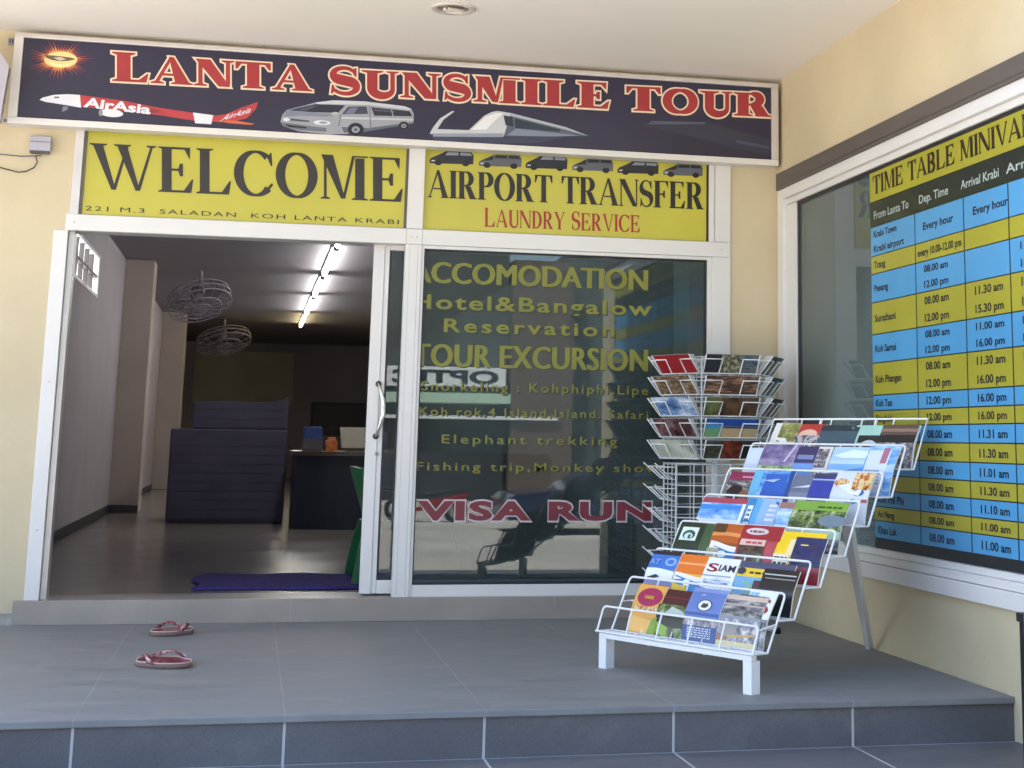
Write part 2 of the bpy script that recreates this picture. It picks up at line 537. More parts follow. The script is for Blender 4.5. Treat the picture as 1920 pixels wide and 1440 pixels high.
def sans_text(mb, txt, quad, mat, depth, bold=0.0, space=1.0, ylim=None):
    """fit a line of sans lettering into quad (bl, br, tr, tl = box of the capitals)"""
    v, f = flat_text(txt, bold, space)
    if not v: return
    x0, x1 = min(p[0] for p in v), max(p[0] for p in v)
    c0, c1 = ylim or (0.0, 0.73)
    bl, br, tr, tl = [Vector(p) for p in quad]
    nrm = (br - bl).cross(tl - bl).normalized()
    i0 = len(mb.v); k = mb.mi(mat)
    for p in v:
        a = (p[0] - x0) / (x1 - x0); b = (p[1] - c0) / (c1 - c0)
        lo = bl.lerp(br, a); hi = tl.lerp(tr, a)
        mb.v.append(tuple(lo + (hi - lo) * b + nrm * depth))
    for q in f:
        mb.f.append(tuple(i0 + a for a in q)); mb.m.append(k); mb.sm.append(False)
def quad_y(x0, x1, z0, z1, y):
    return [(x0, y, z0), (x1, y, z0), (x1, y, z1), (x0, y, z1)]
def pxq(x0, yb0, x1, yb1, yt1, yt0, y):
    """upright box on the plane y from the photo: left x, bottom-left y, right x, bottom-right y, top-right y, top-left y"""
    a, b = oy(x0, (yb0 + yt0) / 2, y).x, oy(x1, (yb1 + yt1) / 2, y).x
    zb = (oy(x0, yb0, y).z + oy(x1, yb1, y).z) / 2
    zt = (oy(x0, yt0, y).z + oy(x1, yt1, y).z) / 2
    return quad_y(a, b, zb, zt, y)
def decal(mb, pts, y, mat):
    mb.face([oy(u, v, y) for u, v in pts], mat)
#@@SETTING
# ================================================================== SETTING
ZS, ZC, XC, ZL = 0.1285, 3.2834, 4.4836, -0.1764        # shop floor, porch ceiling, side wall plane, pavement
YE = -3.037                                              # front edge of the raised porch
FLOOR = tiles('porch_tile', (0.215, 0.213, 0.210), (0.29, 0.285, 0.28), 0.75, 1.33, 0.7719, -2.681, 0.62, 0.07, 'xy', 0.006, (1, 5, 1))
RISER = tiles('riser_tile', (0.118, 0.114, 0.120), (0.50, 0.49, 0.47), 0.75, 0, 0.7719, 0, 0.5, 0.16, 'xz', 0.010, None, 0.22, 0.85)
PAVE = tiles('pavement_tile', (0.125, 0.122, 0.130), (0.50, 0.49, 0.47), 0.75, 0.75, 0.7719, YE - 0.012, 0.5, 0.2, 'xy', 0.010, None, 0.22, 0.7)
SILL = tiles('sill_tile', (0.34, 0.29, 0.245), (0.36, 0.33, 0.29), 0.75, 0, 2.36, 0, 0.35, 0.05, 'xz', 0.006)
ROAD = paint('sunlit_concrete_road', (0.50, 0.455, 0.40), 0.9, 0.15, 0.6)
INFL = tiles('room_floor_tile', (0.21, 0.185, 0.165), (0.16, 0.14, 0.125), 0.75, 0.75, 0.2, 0.4, 0.2, 0.04, 'xy', 0.005)

g = MB(); g.face([(-250, -250, ZL - .008), (250, -250, ZL - .008), (250, 250, ZL - .008), (-250, 250, ZL - .008)], ROAD); struct(g.build('road'))
g = MB(); g.box(-6, 9, -5.6, YE + .05, ZL - .06, ZL, PAVE); struct(g.build('pavement'))
g = MB(); g.box(-6, XC, YE, 0.10, ZL - .05, -.004, RISER); struct(g.build('step_riser'))
g = MB(); g.box(-6, XC, YE - .013, 0.10, -.027, 0, FLOOR, .004); struct(g.build('porch_floor'))
g = MB(); g.box(0.145, 4.30, -.03, 0.32, 0.0005, ZS, SILL, .003); struct(g.build('door_sill'))
g = MB(); g.box(-1.75, XC + .3, -3.35, -.0, ZC, ZC + .12, CEIL); struct(g.build('porch_ceiling'))

fw = MB()
fw.box(-2.5, .195, 0, .15, .05, ZC, CREAM)
fw.box(.195, .272, 0, .15, 2.1478, ZC, CREAM)
fw.box(.272, 4.176, 0, .15, 2.762, ZC, CREAM)
fw.box(4.176, XC, 0, .15, 0, ZC, CREAM)
fwo = tag(fw.build('facade_wall'), 'cream painted shop front wall around the sign, door and window', 'wall')
bs = MB(); bs.box(-2.5, .143, -.006, .1, 0, .062, CONC); bs.build('bare_render_patch', fwo)

sw = MB()
WY1, WY0 = -.045, -4.7                                    # side window opening
sw.box(XC, XC + .2, -5.0, .15, ZL - .05, .35, CREAM)
sw.box(XC, XC + .2, -5.0, .15, 2.575, ZC + .12, CREAM)
sw.box(XC, XC + .2, WY1, .15, .35, 2.575, CREAM)
sw.box(XC, XC + .2, -5.0, WY0, .35, 2.575, CREAM)
tag(sw.build('side_wall'), 'cream painted side wall at right carrying the timetable window', 'wall')

us = MB()  # unseen block above the ceilings, added and kept low to set the sun shadow
UP = paint('roof_shade_render', (0.62, 0.52, 0.38), 0.8, 0.06, 1)
us.box(-1.75, 4.8, -3.35, .3, ZC + .125, 3.75, UP)
us.box(-.32, 8.0, .31, 27.5, ZC + .125, 3.75, UP)
tag(us.build('roof_shade_block'), 'unseen low block over the porch, added to shape the sun shadow', 'building')

# ---- the room behind the open door
RC, YB, XL, XR = 3.06, 27.0, -.2145, 4.60
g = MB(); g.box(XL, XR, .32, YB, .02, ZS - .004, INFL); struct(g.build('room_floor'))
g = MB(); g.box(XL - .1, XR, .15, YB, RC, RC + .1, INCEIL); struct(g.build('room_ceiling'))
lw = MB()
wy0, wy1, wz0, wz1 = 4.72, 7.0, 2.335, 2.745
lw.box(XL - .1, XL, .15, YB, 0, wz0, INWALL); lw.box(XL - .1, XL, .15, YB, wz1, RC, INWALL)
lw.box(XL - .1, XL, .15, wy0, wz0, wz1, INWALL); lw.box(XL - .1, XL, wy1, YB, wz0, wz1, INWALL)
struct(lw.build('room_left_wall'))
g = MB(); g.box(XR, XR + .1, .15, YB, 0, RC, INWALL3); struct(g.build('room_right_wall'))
g = MB(); g.box(XL - .1, XR + .1, YB, YB + .1, 0, RC, INWALL3); struct(g.build('room_back_wall'))
for k, (ya, xw) in enumerate(((10.15, .115), (18.45, .155))):
    g = MB(); g.box(XL + .001, xw, ya, ya + (.55, .9)[k], ZS, RC, INWALL2, .004)
    tag(g.build('wall_pilaster'), ('pale square pilaster on the left wall nearest the open doorway', 'pale pilaster on the left wall farther back, beside the navy cabinet')[k], 'pillar', 'pilasters along the left wall')
# high window in the left wall
GLOWPANE = bpy.data.materials.new('daylight_glow_pane'); GLOWPANE.use_nodes = True
t = GLOWPANE.node_tree; b_ = t.nodes['Principled BSDF']
b_.inputs['Base Color'].default_value = (.9, .92, .95, 1); b_.inputs['Emission Color'].default_value = (.9, .95, 1, 1); b_.inputs['Emission Strength'].default_value = 0.9  # emission in the pane stands in for daylight from outside
hw = thing('high_window', 'bright barred window high on the left wall inside the room', 'window', (XL, (wy0 + wy1) / 2, wz0))
g = MB(); g.box(XL - .07, XL - .06, wy0, wy1, wz0, wz1, GLOWPANE); g.build('pane', hw)
g = MB()
for z in (wz0, wz1 - .03): g.box(XL - .055, XL + .01, wy0, wy1, z, z + .03, WHITE)
for y in (wy0, wy1 - .09): g.box(XL - .056, XL + .009, y, y + .09, wz0 + .03, wz1 - .03, WHITE)
g.build('frame', hw)
g = MB()
for k in range(1, 5):
    y = wy0 + (wy1 - wy0) * k / 5; g.box(XL - .05, XL - .01, y - .03, y + .03, wz0 + .03, wz1 - .03, BAND)
g.box(XL - .052, XL - .008, wy0 + .09, wy1 - .09, (wz0 + wz1) / 2 - .014, (wz0 + wz1) / 2 + .014, BAND)
g.build('bars', hw)
# ceiling tube lights in one long row
TW = glow('lit_tube_white', (1, .97, .92), 7.5); TY = glow('lit_tube_warm', (1, .82, .45), 4)
tube_l = ['lit ceiling tube cut by the door head, nearest of the row', 'lit white ceiling tube, second in the row from the door', 'lit white ceiling tube in the middle of the row', 'lit white ceiling tube just before the dim yellow one', 'dim yellow ceiling tube at the far end of the row']
for k, (ya, yb) in enumerate(((5.2, 7.5), (7.8, 10.6), (11.1, 13.7), (14.1, 17.2), (17.6, 20.2))):
    tl = thing('tube_light', tube_l[k], 'ceiling light', (2.122, (ya + yb) / 2, RC), 'row of ceiling tube lights')
    g = MB(); g.box(2.085, 2.16, ya, yb, RC - .028, RC - .001, WHITE); fit = g.build('fitting', tl)
    g = MB(); g.tube([(2.122, ya + .06, RC - .055), (2.122, yb - .06, RC - .055)], .026, TY if k == 4 else TW, 10); g.build('tube', fit)
    g = MB()
    for y in (ya, yb - .06): g.box(2.096, 2.148, y, y + .06, RC - .070, RC - .029, ink('#8d8a90', .5))
    g.build('end_cap', fit)
# caged fans hung under the ceiling
def fan(c, r, nrm, label):
    x, y, z = c
    f = thing('caged_fan', label, 'fan', (x, y, RC), 'caged fans under the room ceiling')
    nv = Vector(nrm).normalized(); e1 = nv.cross(Vector((0, 0, 1))).normalized(); e2 = nv.cross(e1).normalized(); C0 = Vector(c)
    P = lambda a, d, o: C0 + (e1 * math.cos(a) + e2 * math.sin(a)) * d + nv * o
    gm = ink('#8f8b99', .6)
    g = MB(); g.tube([(x, y, RC), (x, y, z + .25), C0 - nv * .16], .022, gm, 8); g.build('stem', f)
    g = MB(); g.tube([C0 - nv * .20, C0 - nv * .17, C0 - nv * .03, C0], .09, ink('#7f7a89'), 14, radii=[.05, .09, .09, .05]); g.build('motor', f)
    g = MB()
    for d, o in ((r, 0), (r * .97, .07), (r * .97, -.07), (r * .62, .11), (r * .3, .13), (r * .62, -.11)): g.tube([P(2 * math.pi * k / 28, d, o) for k in range(28)], .009, gm, 5, closed=True)
    for k in range(16):
        a = 2 * math.pi * k / 16; g.tube([P(a, .05, .13), P(a, r * .62, .11), P(a, r * .97, .07), P(a, r, 0), P(a, r * .97, -.07), P(a, r * .3, -.12)], .0045, gm, 4, cap=False)
    g.build('cage', f)
    for k in range(3):
        a = .4 + k * 2.094; g = MB()
        ro = [[P(a - .35, .08, .03), P(a + .1, .08, -.01)], [P(a - .62, r * .5, .05), P(a + .12, r * .5, -.03)], [P(a - .48, r * .88, .045), P(a + .02, r * .9, -.02)]]
        g.grid(ro, ink('#7c7787')); g.grid([[p_ - nv * .006 for p_ in q] for q in ro][::-1], ink('#7c7787')); g.build('blade', f)
fan((.62, 11.2, 2.68), .40, (.25, -.42, -.85), 'caged fan hung under the ceiling nearer the doorway')
fan((.78, 19.8, 2.68), .48, (.2, -.36, -.9), 'farther caged fan hung in front of the olive back wall board')
nbd = MB(); nbd.box(2.62, 4.2, YB - .05, YB - .002, 1.05, 1.78, ink('#77737c', .6)); nbd.box(2.7, 4.12, YB - .055, YB - .0505, 1.10, 1.73, ink('#85808a', .6)); tag(nbd.build('notice_board'), 'dark grey notice board on the back wall above the reception counter', 'board')
g = MB(); g.box(XL + .0005, XL + .012, .33, 10.14, ZS, ZS + .085, SKIRT); g.box(XL + .0005, XL + .012, 10.71, 18.44, ZS, ZS + .085, SKIRT); g.box(XL + .013, XL + .33, 10.138, 10.149, ZS, ZS + .085, SKIRT); struct(g.build('room_skirting'))
# back wall board
g = MB(); g.box(.05, 2.2, YB - .03, YB - .002, 1.70, 2.86, paint('olive_board', (0.86, 0.80, 0.60), .8, .06, 1)); tag(g.build('wall_board'), 'pale olive board covering the upper back wall of the room', 'board')
# navy ridged cabinet
NVC = paint('navy_cabinet', (0.075, 0.070, 0.118), .7, .15, 3)
nc = thing('cabinet', 'dark navy cabinet with horizontal ridges left of the reception counter', 'cabinet', (1.1, 8.3, ZS))
g = MB(); g.box(.53, 1.72, 7.93, 9.2, ZS, 1.085, NVC, .02); g.box(.745, 1.72, 8.03, 9.2, 1.086, 1.345, NVC, .01); g.build('body', nc)
g = MB()
for k in range(13):
    z = ZS + .04 + k * .093
    if z < 1.0: g.box(.55, 1.71, 7.922, 7.929, z, z + .089, NVC, .002)
    elif z > 1.08: g.box(.755, 1.71, 8.022, 8.029, z, z + .089, NVC, .002)
g.build('ridged_front', nc)
g = MB(); g.hexa([(1.42, 8.02, 1.346), (1.715, 8.02, 1.346), (1.715, 9.1, 1.346), (1.42, 9.1, 1.346), (1.66, 8.02, 1.41), (1.715, 8.02, 1.445), (1.715, 9.1, 1.445), (1.66, 9.1, 1.41)], NVC); g.build('raised_corner', nc)
# reception counter
CTF = paint('dark_blue_counter_front', (0.022, 0.026, 0.050), .45, .12, 2)
ct = thing('reception_counter', 'dark blue reception counter with rounded brown top seen through the open door', 'counter', (2.9, 7.0, ZS))
g = MB()
rows = []
prof = []
for k in range(13):
    a = math.pi / 2 * k / 12
    prof.append((1.74 + 1.1 - 1.1 * math.cos(a) * 1.0, 6.95 - .25 * math.sin(a)))
prof += [(4.3, 6.7)]
CTT = paint('brown_counter_top', (0.10, 0.065, 0.05), .3, .1, 3, stretch=(1, 8, 1))
def slab(mb, pts, yb, z0, z1, mat):
    n = len(pts)
    for (xa, ya), (xb, yb_) in zip(pts, pts[1:]):
        mb.face([(xa, ya, z0), (xb, yb_, z0), (xb, yb_, z1), (xa, ya, z1)], mat)
        mb.face([(xa, ya, z1), (xb, yb_, z1), (xb, yb, z1), (xa, yb, z1)], mat)
        mb.face([(xa, ya, z0), (xa, yb, z0), (xb, yb, z0), (xb, yb_, z0)], mat)
    mb.face([(pts[0][0], pts[0][1], z0), (pts[0][0], pts[0][1], z1), (pts[0][0], yb, z1), (pts[0][0], yb, z0)], mat)
    mb.face([(pts[0][0], yb, z0), (pts[-1][0], yb, z0), (pts[-1][0], yb, z1), (pts[0][0], yb, z1)], mat)
    mb.face([(pts[-1][0], pts[-1][1], z0), (pts[-1][0], yb, z0), (pts[-1][0], yb, z1), (pts[-1][0], pts[-1][1], z1)], mat)
slab(g, [(x + .04, y + .04) for x, y in prof], 8.0, ZS, .835, CTF); g.build('front', ct)
g = MB(); slab(g, prof, 8.02, .837, .877, CTT); g.build('top', ct)
def item(name, label, cat, bx, mats):
    mb = MB()
    for (x0, x1, y0, y1, z0, z1), mt in zip(bx, mats): mb.box(x0, x1, y0, y1, z0, z1, mt, .004)
    return tag(mb.build(name), label, cat)
CT = .878
item('leaflet_box', 'blue fronted leaflet box on the left end of the counter', 'box', [(1.86, 2.06, 7.2, 7.5, CT, CT + .12), (1.87, 2.05, 7.23, 7.42, CT + .121, CT + .24)], [ink('#5a5560'), ink('#2b4a8c')])
item('tissue_box', 'orange patterned box on the counter beside the pale screen', 'box', [(2.085, 2.21, 7.2, 7.5, CT, CT + .105), (2.11, 2.19, 7.24, 7.44, CT + .106, CT + .14)], [photo(['#8a3a1e', '#d8702c', '#e0a060'], 20), ink('#c8854a')])
mo = thing('monitor', 'back of a pale grey computer screen standing on the counter', 'monitor', (2.38, 7.4, CT))
g = MB(); g.hexa([(2.25, 7.25, CT + .03), (2.56, 7.25, CT + .03), (2.56, 7.32, CT + .03), (2.25, 7.32, CT + .03), (2.23, 7.34, CT + .24), (2.52, 7.34, CT + .24), (2.52, 7.40, CT + .24), (2.23, 7.40, CT + .24)], ink('#a9a493', .5), .006); g.build('casing', mo)
g = MB(); g.box(2.3, 2.5, 7.27, 7.42, CT, CT + .03, ink('#8f8a7c')); g.build('stand', mo)
g = MB(); g.lathe([(0, 0), (.05, 0), (.055, .2), (.05, .2), (.045, .02), (0, .02)], (2.66, 7.35, CT), ink('#8a8890'), 16); g.lathe([(.054, .2), (.056, .21), (.0, .24)], (2.66, 7.35, CT), ink('#2c2a30'), 16); tag(g.build('pen_pot'), 'grey cylindrical pot beside the screen on the counter', 'pot')
pp_ = MB()
for k in range(5): pp_.box(2.66 + .01 * k, 2.90 + .008 * k, 7.02 + .01 * (k % 3), 7.24, CT + .006 * k, CT + .006 * k + .005, ink(('#c9c6c0', '#b9b4ac', '#d2d0cc')[k % 3]))
tag(pp_.build('paper_stack'), 'stack of white papers at the front of the counter by the door stile', 'papers')
# green plastic chair just inside the doorway
GRN = paint('green_plastic', (0.014, 0.13, 0.045), .35, .06, 4)
cx, cy = 2.42, 1.15
ch = thing('plastic_chair', 'green plastic armchair partly hidden behind the sliding door', 'chair', (cx, cy, ZS))
def limb(mb, pts, wd, mat):
    rows = []
    for (p, (a, b2)) in zip(pts, wd):
        x, y, z = p; rows.append([(x - a, y - b2, z), (x + a, y - b2, z), (x + a, y + b2, z), (x - a, y + b2, z)])
    mb.grid(rows, mat, False, True); mb.face(rows[0][::-1], mat); mb.face(rows[-1], mat)
def cp(a_, b2, z): return (cx + b2 * -1.0, cy + a_, z)            # the chair faces right: its back is on the left
def climb(mb, pts, wd):
    rows = []
    for (a_, b2, z), (wa, wb) in zip(pts, wd):
        rows.append([cp(a_ - wa, b2 - wb, z), cp(a_ + wa, b2 - wb, z), cp(a_ + wa, b2 + wb, z), cp(a_ - wa, b2 + wb, z)])
    mb.grid(rows, GRN, False, True); mb.face(rows[0][::-1], GRN); mb.face(rows[-1], GRN)
for sx in (-1, 1):
    for sy in (-1, 1):
        g = MB(); climb(g, [(sx * .37, sy * .39, ZS), (sx * .34, sy * .34, .36), (sx * .30, sy * .29, .49)], [(.04, .04), (.055, .05), (.07, .06)]); g.build('leg', ch)
g = MB(); rows = [[cp(-.3 + .6 * i / 6, -.31 + .62 * j / 6, .505 - .018 * math.sin(math.pi * i / 6) * math.sin(math.pi * j / 6)) for i in range(7)] for j in range(7)]
g.grid(rows, GRN); g.grid([[(x, y, z - .03) for x, y, z in r] for r in rows][::-1], GRN)
ed = rows[0] + [r[-1] for r in rows[1:]] + rows[-1][-2::-1] + [r[0] for r in rows[-2:0:-1]]
g.grid([ed, [(x, y, z - .03) for x, y, z in ed]], GRN, False, True); g.build('seat', ch)
g = MB(); rows = []
for k in range(7):
    zz = .49 + k * .056; ww = .31 - .003 * k * k; lean = .018 * k
    rows.append([cp(-ww + 2 * ww * i / 8, .31 + lean - .05 * (abs(i - 4) / 4) ** 2, zz + (.012 * (1 - (i - 4) ** 2 / 16) if k == 6 else 0)) for i in range(9)])
g.grid(rows, GRN); bkr = [[(x - .03, y, z) for x, y, z in r] for r in rows]; g.grid(bkr[::-1], GRN)
g.grid([rows[-1], bkr[-1]], GRN)
for i in (0, 8): g.grid([[r[i] for r in rows], [r[i] for r in bkr]], GRN)
g.build('backrest', ch)
for sx in (-1, 1):
    g = MB(); climb(g, [(sx * .33, -.30, .50), (sx * .36, -.30, .64), (sx * .355, -.1, .675), (sx * .33, .35, .70)], [(.03, .035), (.035, .035), (.035, .03), (.03, .03)]); g.build('armrest', ch)
# purple mat
PUR = paint('purple_mat_pile', (0.042, 0.028, 0.19), .9, .2, 30, .8, 300)
g = MB()
rows = []
for a in range(9):
    y = .52 + 1.0 * a / 8
    rows.append([(1.05 + .04 * math.sin(a * .9) * (1 - k / 12) + (1.95) * k / 12 + .03 * a / 8, y + .02 * math.sin(k * 1.1), ZS + .012 + .006 * math.sin(k * 1.7 + a)) for k in range(13)])
g.grid(rows, PUR)
edge = rows[0] + [r[-1] for r in rows[1:]] + rows[-1][-2::-1] + [r[0] for r in rows[-2:0:-1]]
g.grid([edge, [(x, y, ZS + .0005) for x, y, z in edge]], PUR, False, True)
tag(g.build('door_mat'), 'purple mat lying on the shop floor just inside the open doorway', 'mat')

# ---- room behind the timetable window
g = MB(); g.box(XC + .2, 8, -5.2, .14, .1, ZS, INFL); struct(g.build('side_room_floor'))
g = MB(); g.box(XC + .2, 8, -5.2, .14, 2.9, 3.0, INCEIL); struct(g.build('side_room_ceiling'))
g = MB(); g.box(XC + .2, 7.9, .02, .14, ZS, 2.9, INWALL3); struct(g.build('side_room_wall'))
STONE = bpy.data.materials.new('stacked_stone'); STONE.use_nodes = True
t = STONE.node_tree; b_ = t.nodes['Principled BSDF']; b_.inputs['Roughness'].default_value = .85
tc = t.nodes.new('ShaderNodeTexCoord'); mp = t.nodes.new('ShaderNodeMapping'); mp.inputs['Rotation'].default_value = (math.radians(90), 0, 0)
br = t.nodes.new('ShaderNodeTexBrick'); br.inputs['Scale'].default_value = 9; br.inputs['Mortar Size'].default_value = .03
br.inputs['Color1'].default_value = (.38, .38, .36, 1); br.inputs['Color2'].default_value = (.2, .2, .2, 1); br.inputs['Mortar'].default_value = (.05, .05, .05, 1); br.inputs['Bias'].default_value = -.1
t.links.new(tc.outputs['Object'], mp.inputs[0]); t.links.new(mp.outputs[0], br.inputs[0]); t.links.new(br.outputs[0], b_.inputs['Base Color'])
g = MB()
zz = ZS
while zz < 2.5:
    hh = random.uniform(.03, .08)
    g.box(4.70 + random.uniform(0, .03), 5.25 + random.uniform(-.08, .05), -.40 + random.uniform(-.03, .03), -.05, zz, zz + hh - .006, random.choice([ink('#6b6a64', .8), ink('#57575a', .8), ink('#7d7b72', .8), ink('#484a4a', .8)])); zz += hh
tag(g.build('stacked_stone_pillar'), 'grey stacked stone pillar behind the glass left of the timetable', 'pillar')
#@@FRONT
# ================================================================== SHOP FRONT
sf_ = thing('shopfront_frame', 'white aluminium frame holding the door, the window and two yellow panels', 'frame', (2.2, 0, ZS))
g = MB(); g.box(.195, .272, -.012, .16, ZS, 2.1477, WHITE, .003); g.box(.274, .305, .03, .15, ZS, 2.1475, ALU, .002); g.build('door_jamb', sf_)
g = MB(); g.box(.255, 4.176, -.008, .14, 2.1477, 2.2431, WHITE, .003); g.build('transom_bar', sf_)
g = MB(); g.box(2.171, 2.266, -.010, .075, ZS, 2.1475, WHITE, .003); g.build('mullion', sf_)
g = MB(); g.box(2.171, 2.266, -.010, .075, 2.2433, 2.80, WHITE, .003); g.build('mullion', sf_)
g = MB(); g.box(.272, .318, -.006, .1, 2.2433, 2.80, ALU, .002); g.build('side_post', sf_)
g = MB(); g.box(4.04, 4.075, .0, .1, 2.2433, 2.80, WHITE, .003); g.box(4.078, 4.176, -.012, .1, 2.2433, 2.80, WHITE, .003); g.build('side_post', sf_)
g = MB(); g.box(4.06, 4.176, -.012, .1, ZS, 2.1475, WHITE, .003); g.build('side_post', sf_)
SEAM = ink('#8b857d', .6)
g = MB()
for x in (2.171, 2.266): g.box(x - .0012, x + .0012, -.0086, -.0082, 2.150, 2.241, SEAM)
for zz_ in (2.1500, 2.2405): g.box(.30, 4.16, -.0086, -.0082, zz_ - .001, zz_ + .001, SEAM)
g.box(2.243, 2.2445, -.0106, -.0102, ZS + .01, 2.14, SEAM); g.box(2.193, 2.1942, -.0106, -.0102, ZS + .01, 2.14, SEAM)
g.build('seam', sf_)
g = MB()
for x, z in ((2.20, 2.195), (2.235, 2.195), (.30, 2.195), (4.12, 2.195), (4.12, 1.2), (4.12, .6), (.235, .5), (.235, 1.3)): g.lathe([(0, -.0025), (.005, -.002), (.006, 0)], (x, -.0125 if z < 2.1 else -.0085, z), ALU, 10, 'y')
g.build('screws', sf_)
# fixed shop window
swn = thing('shop_window', 'dark shop window lettered in olive with red VISA RUN at the bottom', 'window', (3.15, .03, ZS))
g = MB()
g.box(2.267, 2.283, 0, .07, ZS, 2.1475, WHITE, .002); g.box(4.030, 4.059, 0, .07, ZS, 2.1475, WHITE, .002)
g.box(2.284, 4.029, 0, .07, 2.128, 2.1475, WHITE, .002); g.box(2.284, 4.029, 0, .07, ZS, .1945, WHITE, .002); g.build('frame', swn)
for bx in ((2.2835, 2.291, .1948, 2.1278), (4.022, 4.0295, .1948, 2.1278), (2.2912, 4.0218, .1948, .203), (2.2912, 4.0218, 2.1195, 2.1278)):
    g = MB(); g.box(bx[0], bx[1], .012, .05, bx[2], bx[3], RUB); g.build('gasket', swn)
g = MB(); g.box(2.286, 4.027, .026, .032, .197, 2.125, GLASS); swp = g.build('pane', swn)
OLV = paint('olive_vinyl', hexc('#7b7b2a'), .5, .08, 6); DOLV = paint('dark_vinyl_edge', hexc('#232a1c'), .5, .1, 6)
RVIN = paint('red_vinyl', hexc('#742430'), .45, .08, 6); WVIN = paint('pale_vinyl_edge', hexc('#c4b8ba'), .5, .04, 6)
LY = .0245
lines = [('ACCOMODATION', 771, 530, 1213, 543, 502, 489, .009, 1.0), ('Hotel&Bangalow', 771, 581, 1222, 588, 563, 552, .02, 1.15),
         ('Reservation', 832, 624, 1152, 629, 605, 597, .02, 1.25), ('TOUR EXCURSION', 776, 688, 1213, 694, 651, 643, .009, 1.05),
         ('Snorkeling : Kohphiphi,Lipe', 790, 735, 1215, 737, 719, 717, .004, 1.25), ('Koh rok,4 Island,Island. Safari', 786, 781, 1215, 783, 766, 765, .004, 1.25),
         ('Elephant trekking', 828, 832, 1157, 834, 817, 815, .004, 1.3), ('Fishing trip,Monkey show', 780, 883, 1235, 884, 868, 867, .004, 1.25)]
for txt, xa, yba, xb, ybb, ytb, yta, bold, sp_ in lines:
    q = pxq(xa, yba, xb, ybb, ytb, yta, LY)
    g = MB()
    big = txt.isupper(); bold = 0.0 if big else bold
    if big:
        for kk, dx in enumerate((-.007, 0, .007)): sans_text(g, txt, [Vector(p) + Vector((dx, 0, 0)) for p in q], OLV, .002 + .0003 * kk, 0.0, sp_)
    else: sans_text(g, txt, q, OLV, .002, bold, sp_)
    q2 = [p + Vector((.008, 0, -.006)) for p in map(Vector, q)]
    sans_text(g, txt, q2, DOLV, .0, 0.0 if big else bold + .004, sp_)
    g.build('lettering', swp)
q = pxq(782, 973, 1221, 975, 941, 939, LY)
g = MB(); sans_text(g, 'VISA RUN', q, RVIN, .002, .045, 1.12); sans_text(g, 'VISA RUN', [Vector(q[0]) + Vector((-.01, 0, -.006)), Vector(q[1]) + Vector((.01, 0, -.006)), Vector(q[2]) + Vector((.01, 0, .006)), Vector(q[3]) + Vector((-.01, 0, .006))], WVIN, .0, .068, 1.12); g.build('lettering', swp)
# sliding door leaf, slid open to the right behind the window
dl = thing('sliding_door', 'white framed glass sliding door slid open behind the shop window', 'door', (2.9, .12, ZS))
DY0, DY1 = .085, .125
XA = oy(702, 458, DY0).x; XA2 = oy(732, 460, DY0).x; XB0 = oy(1265, 560, DY0).x; XB1 = oy(1292, 560, DY0).x
DB, DT = ZS + .012, 2.15
g = MB(); g.box(XA, XA2 - .03, DY0, DY1, DB, DT, WHITE, .003); g.box(XA2 - .029, XA2, DY0 + .008, DY1, DB, DT, WHITE, .003); stile_ = g.build('stile', dl)
g = MB(); g.box(XB0, XB1, DY0, DY1, DB, DT, WHITE, .003); g.build('stile', dl)
g = MB(); g.box(XA2 + .001, XB0 - .001, DY0 + .002, DY1, DB, DB + .075, WHITE, .003); g.build('rail', dl)
g = MB(); g.box(XA2 + .001, XB0 - .001, DY0 + .002, DY1, DT - .03, DT, WHITE, .003); g.build('rail', dl)
g = MB(); g.box(XA2 + .001, XA2 + .012, DY0 + .012, DY1 - .004, DB + .076, DT - .031, RUB); g.box(XA2 + .0125, XB0 - .002, DY0 + .012, DY1 - .004, DB + .0755, DB + .085, RUB); g.build('gasket', dl)
g = MB(); g.box(XA2 + .006, XB0, DY0 + .016, DY0 + .022, DB + .08, DT - .034, GLASS); g.build('pane', dl)
h = MB()
ha, hb = oy(709, 720, DY0), oy(702, 818, DY0)
mx = (oy(722, 765, DY0))
pts = []; rr = []
for k in range(15):
    a = k / 14; z = ha.z + (hb.z - ha.z) * a
    bul = math.sin(math.pi * a)
    pts.append((ha.x + .002 + (hb.x - ha.x) * a * .4 + .032 * bul, DY0 - .006 - .045 * bul ** .6, z)); rr.append(.008 + .006 * bul)
h.tube(pts, .012, CHROME, 10, radii=rr)
for p in (pts[0], pts[-1]): h.lathe([(0, .004), (.016, .004), (.018, -.004), (0, -.006)], (p[0], DY0 - .006, p[2]), ink('#3a332c'), 12, 'y')
h.build('handle', stile_)
lk = MB(); lp = oy(706, 850, DY0); lk.lathe([(.0, -.006), (.013, -.006), (.014, .0)], (lp.x, DY0, lp.z), ink('#b8aea4'), 14, 'y'); lk.lathe([(0, -.008), (.004, -.008), (.005, -.0055)], (lp.x, DY0, lp.z), ink('#4a443e'), 10, 'y'); lk.build('lock', stile_)
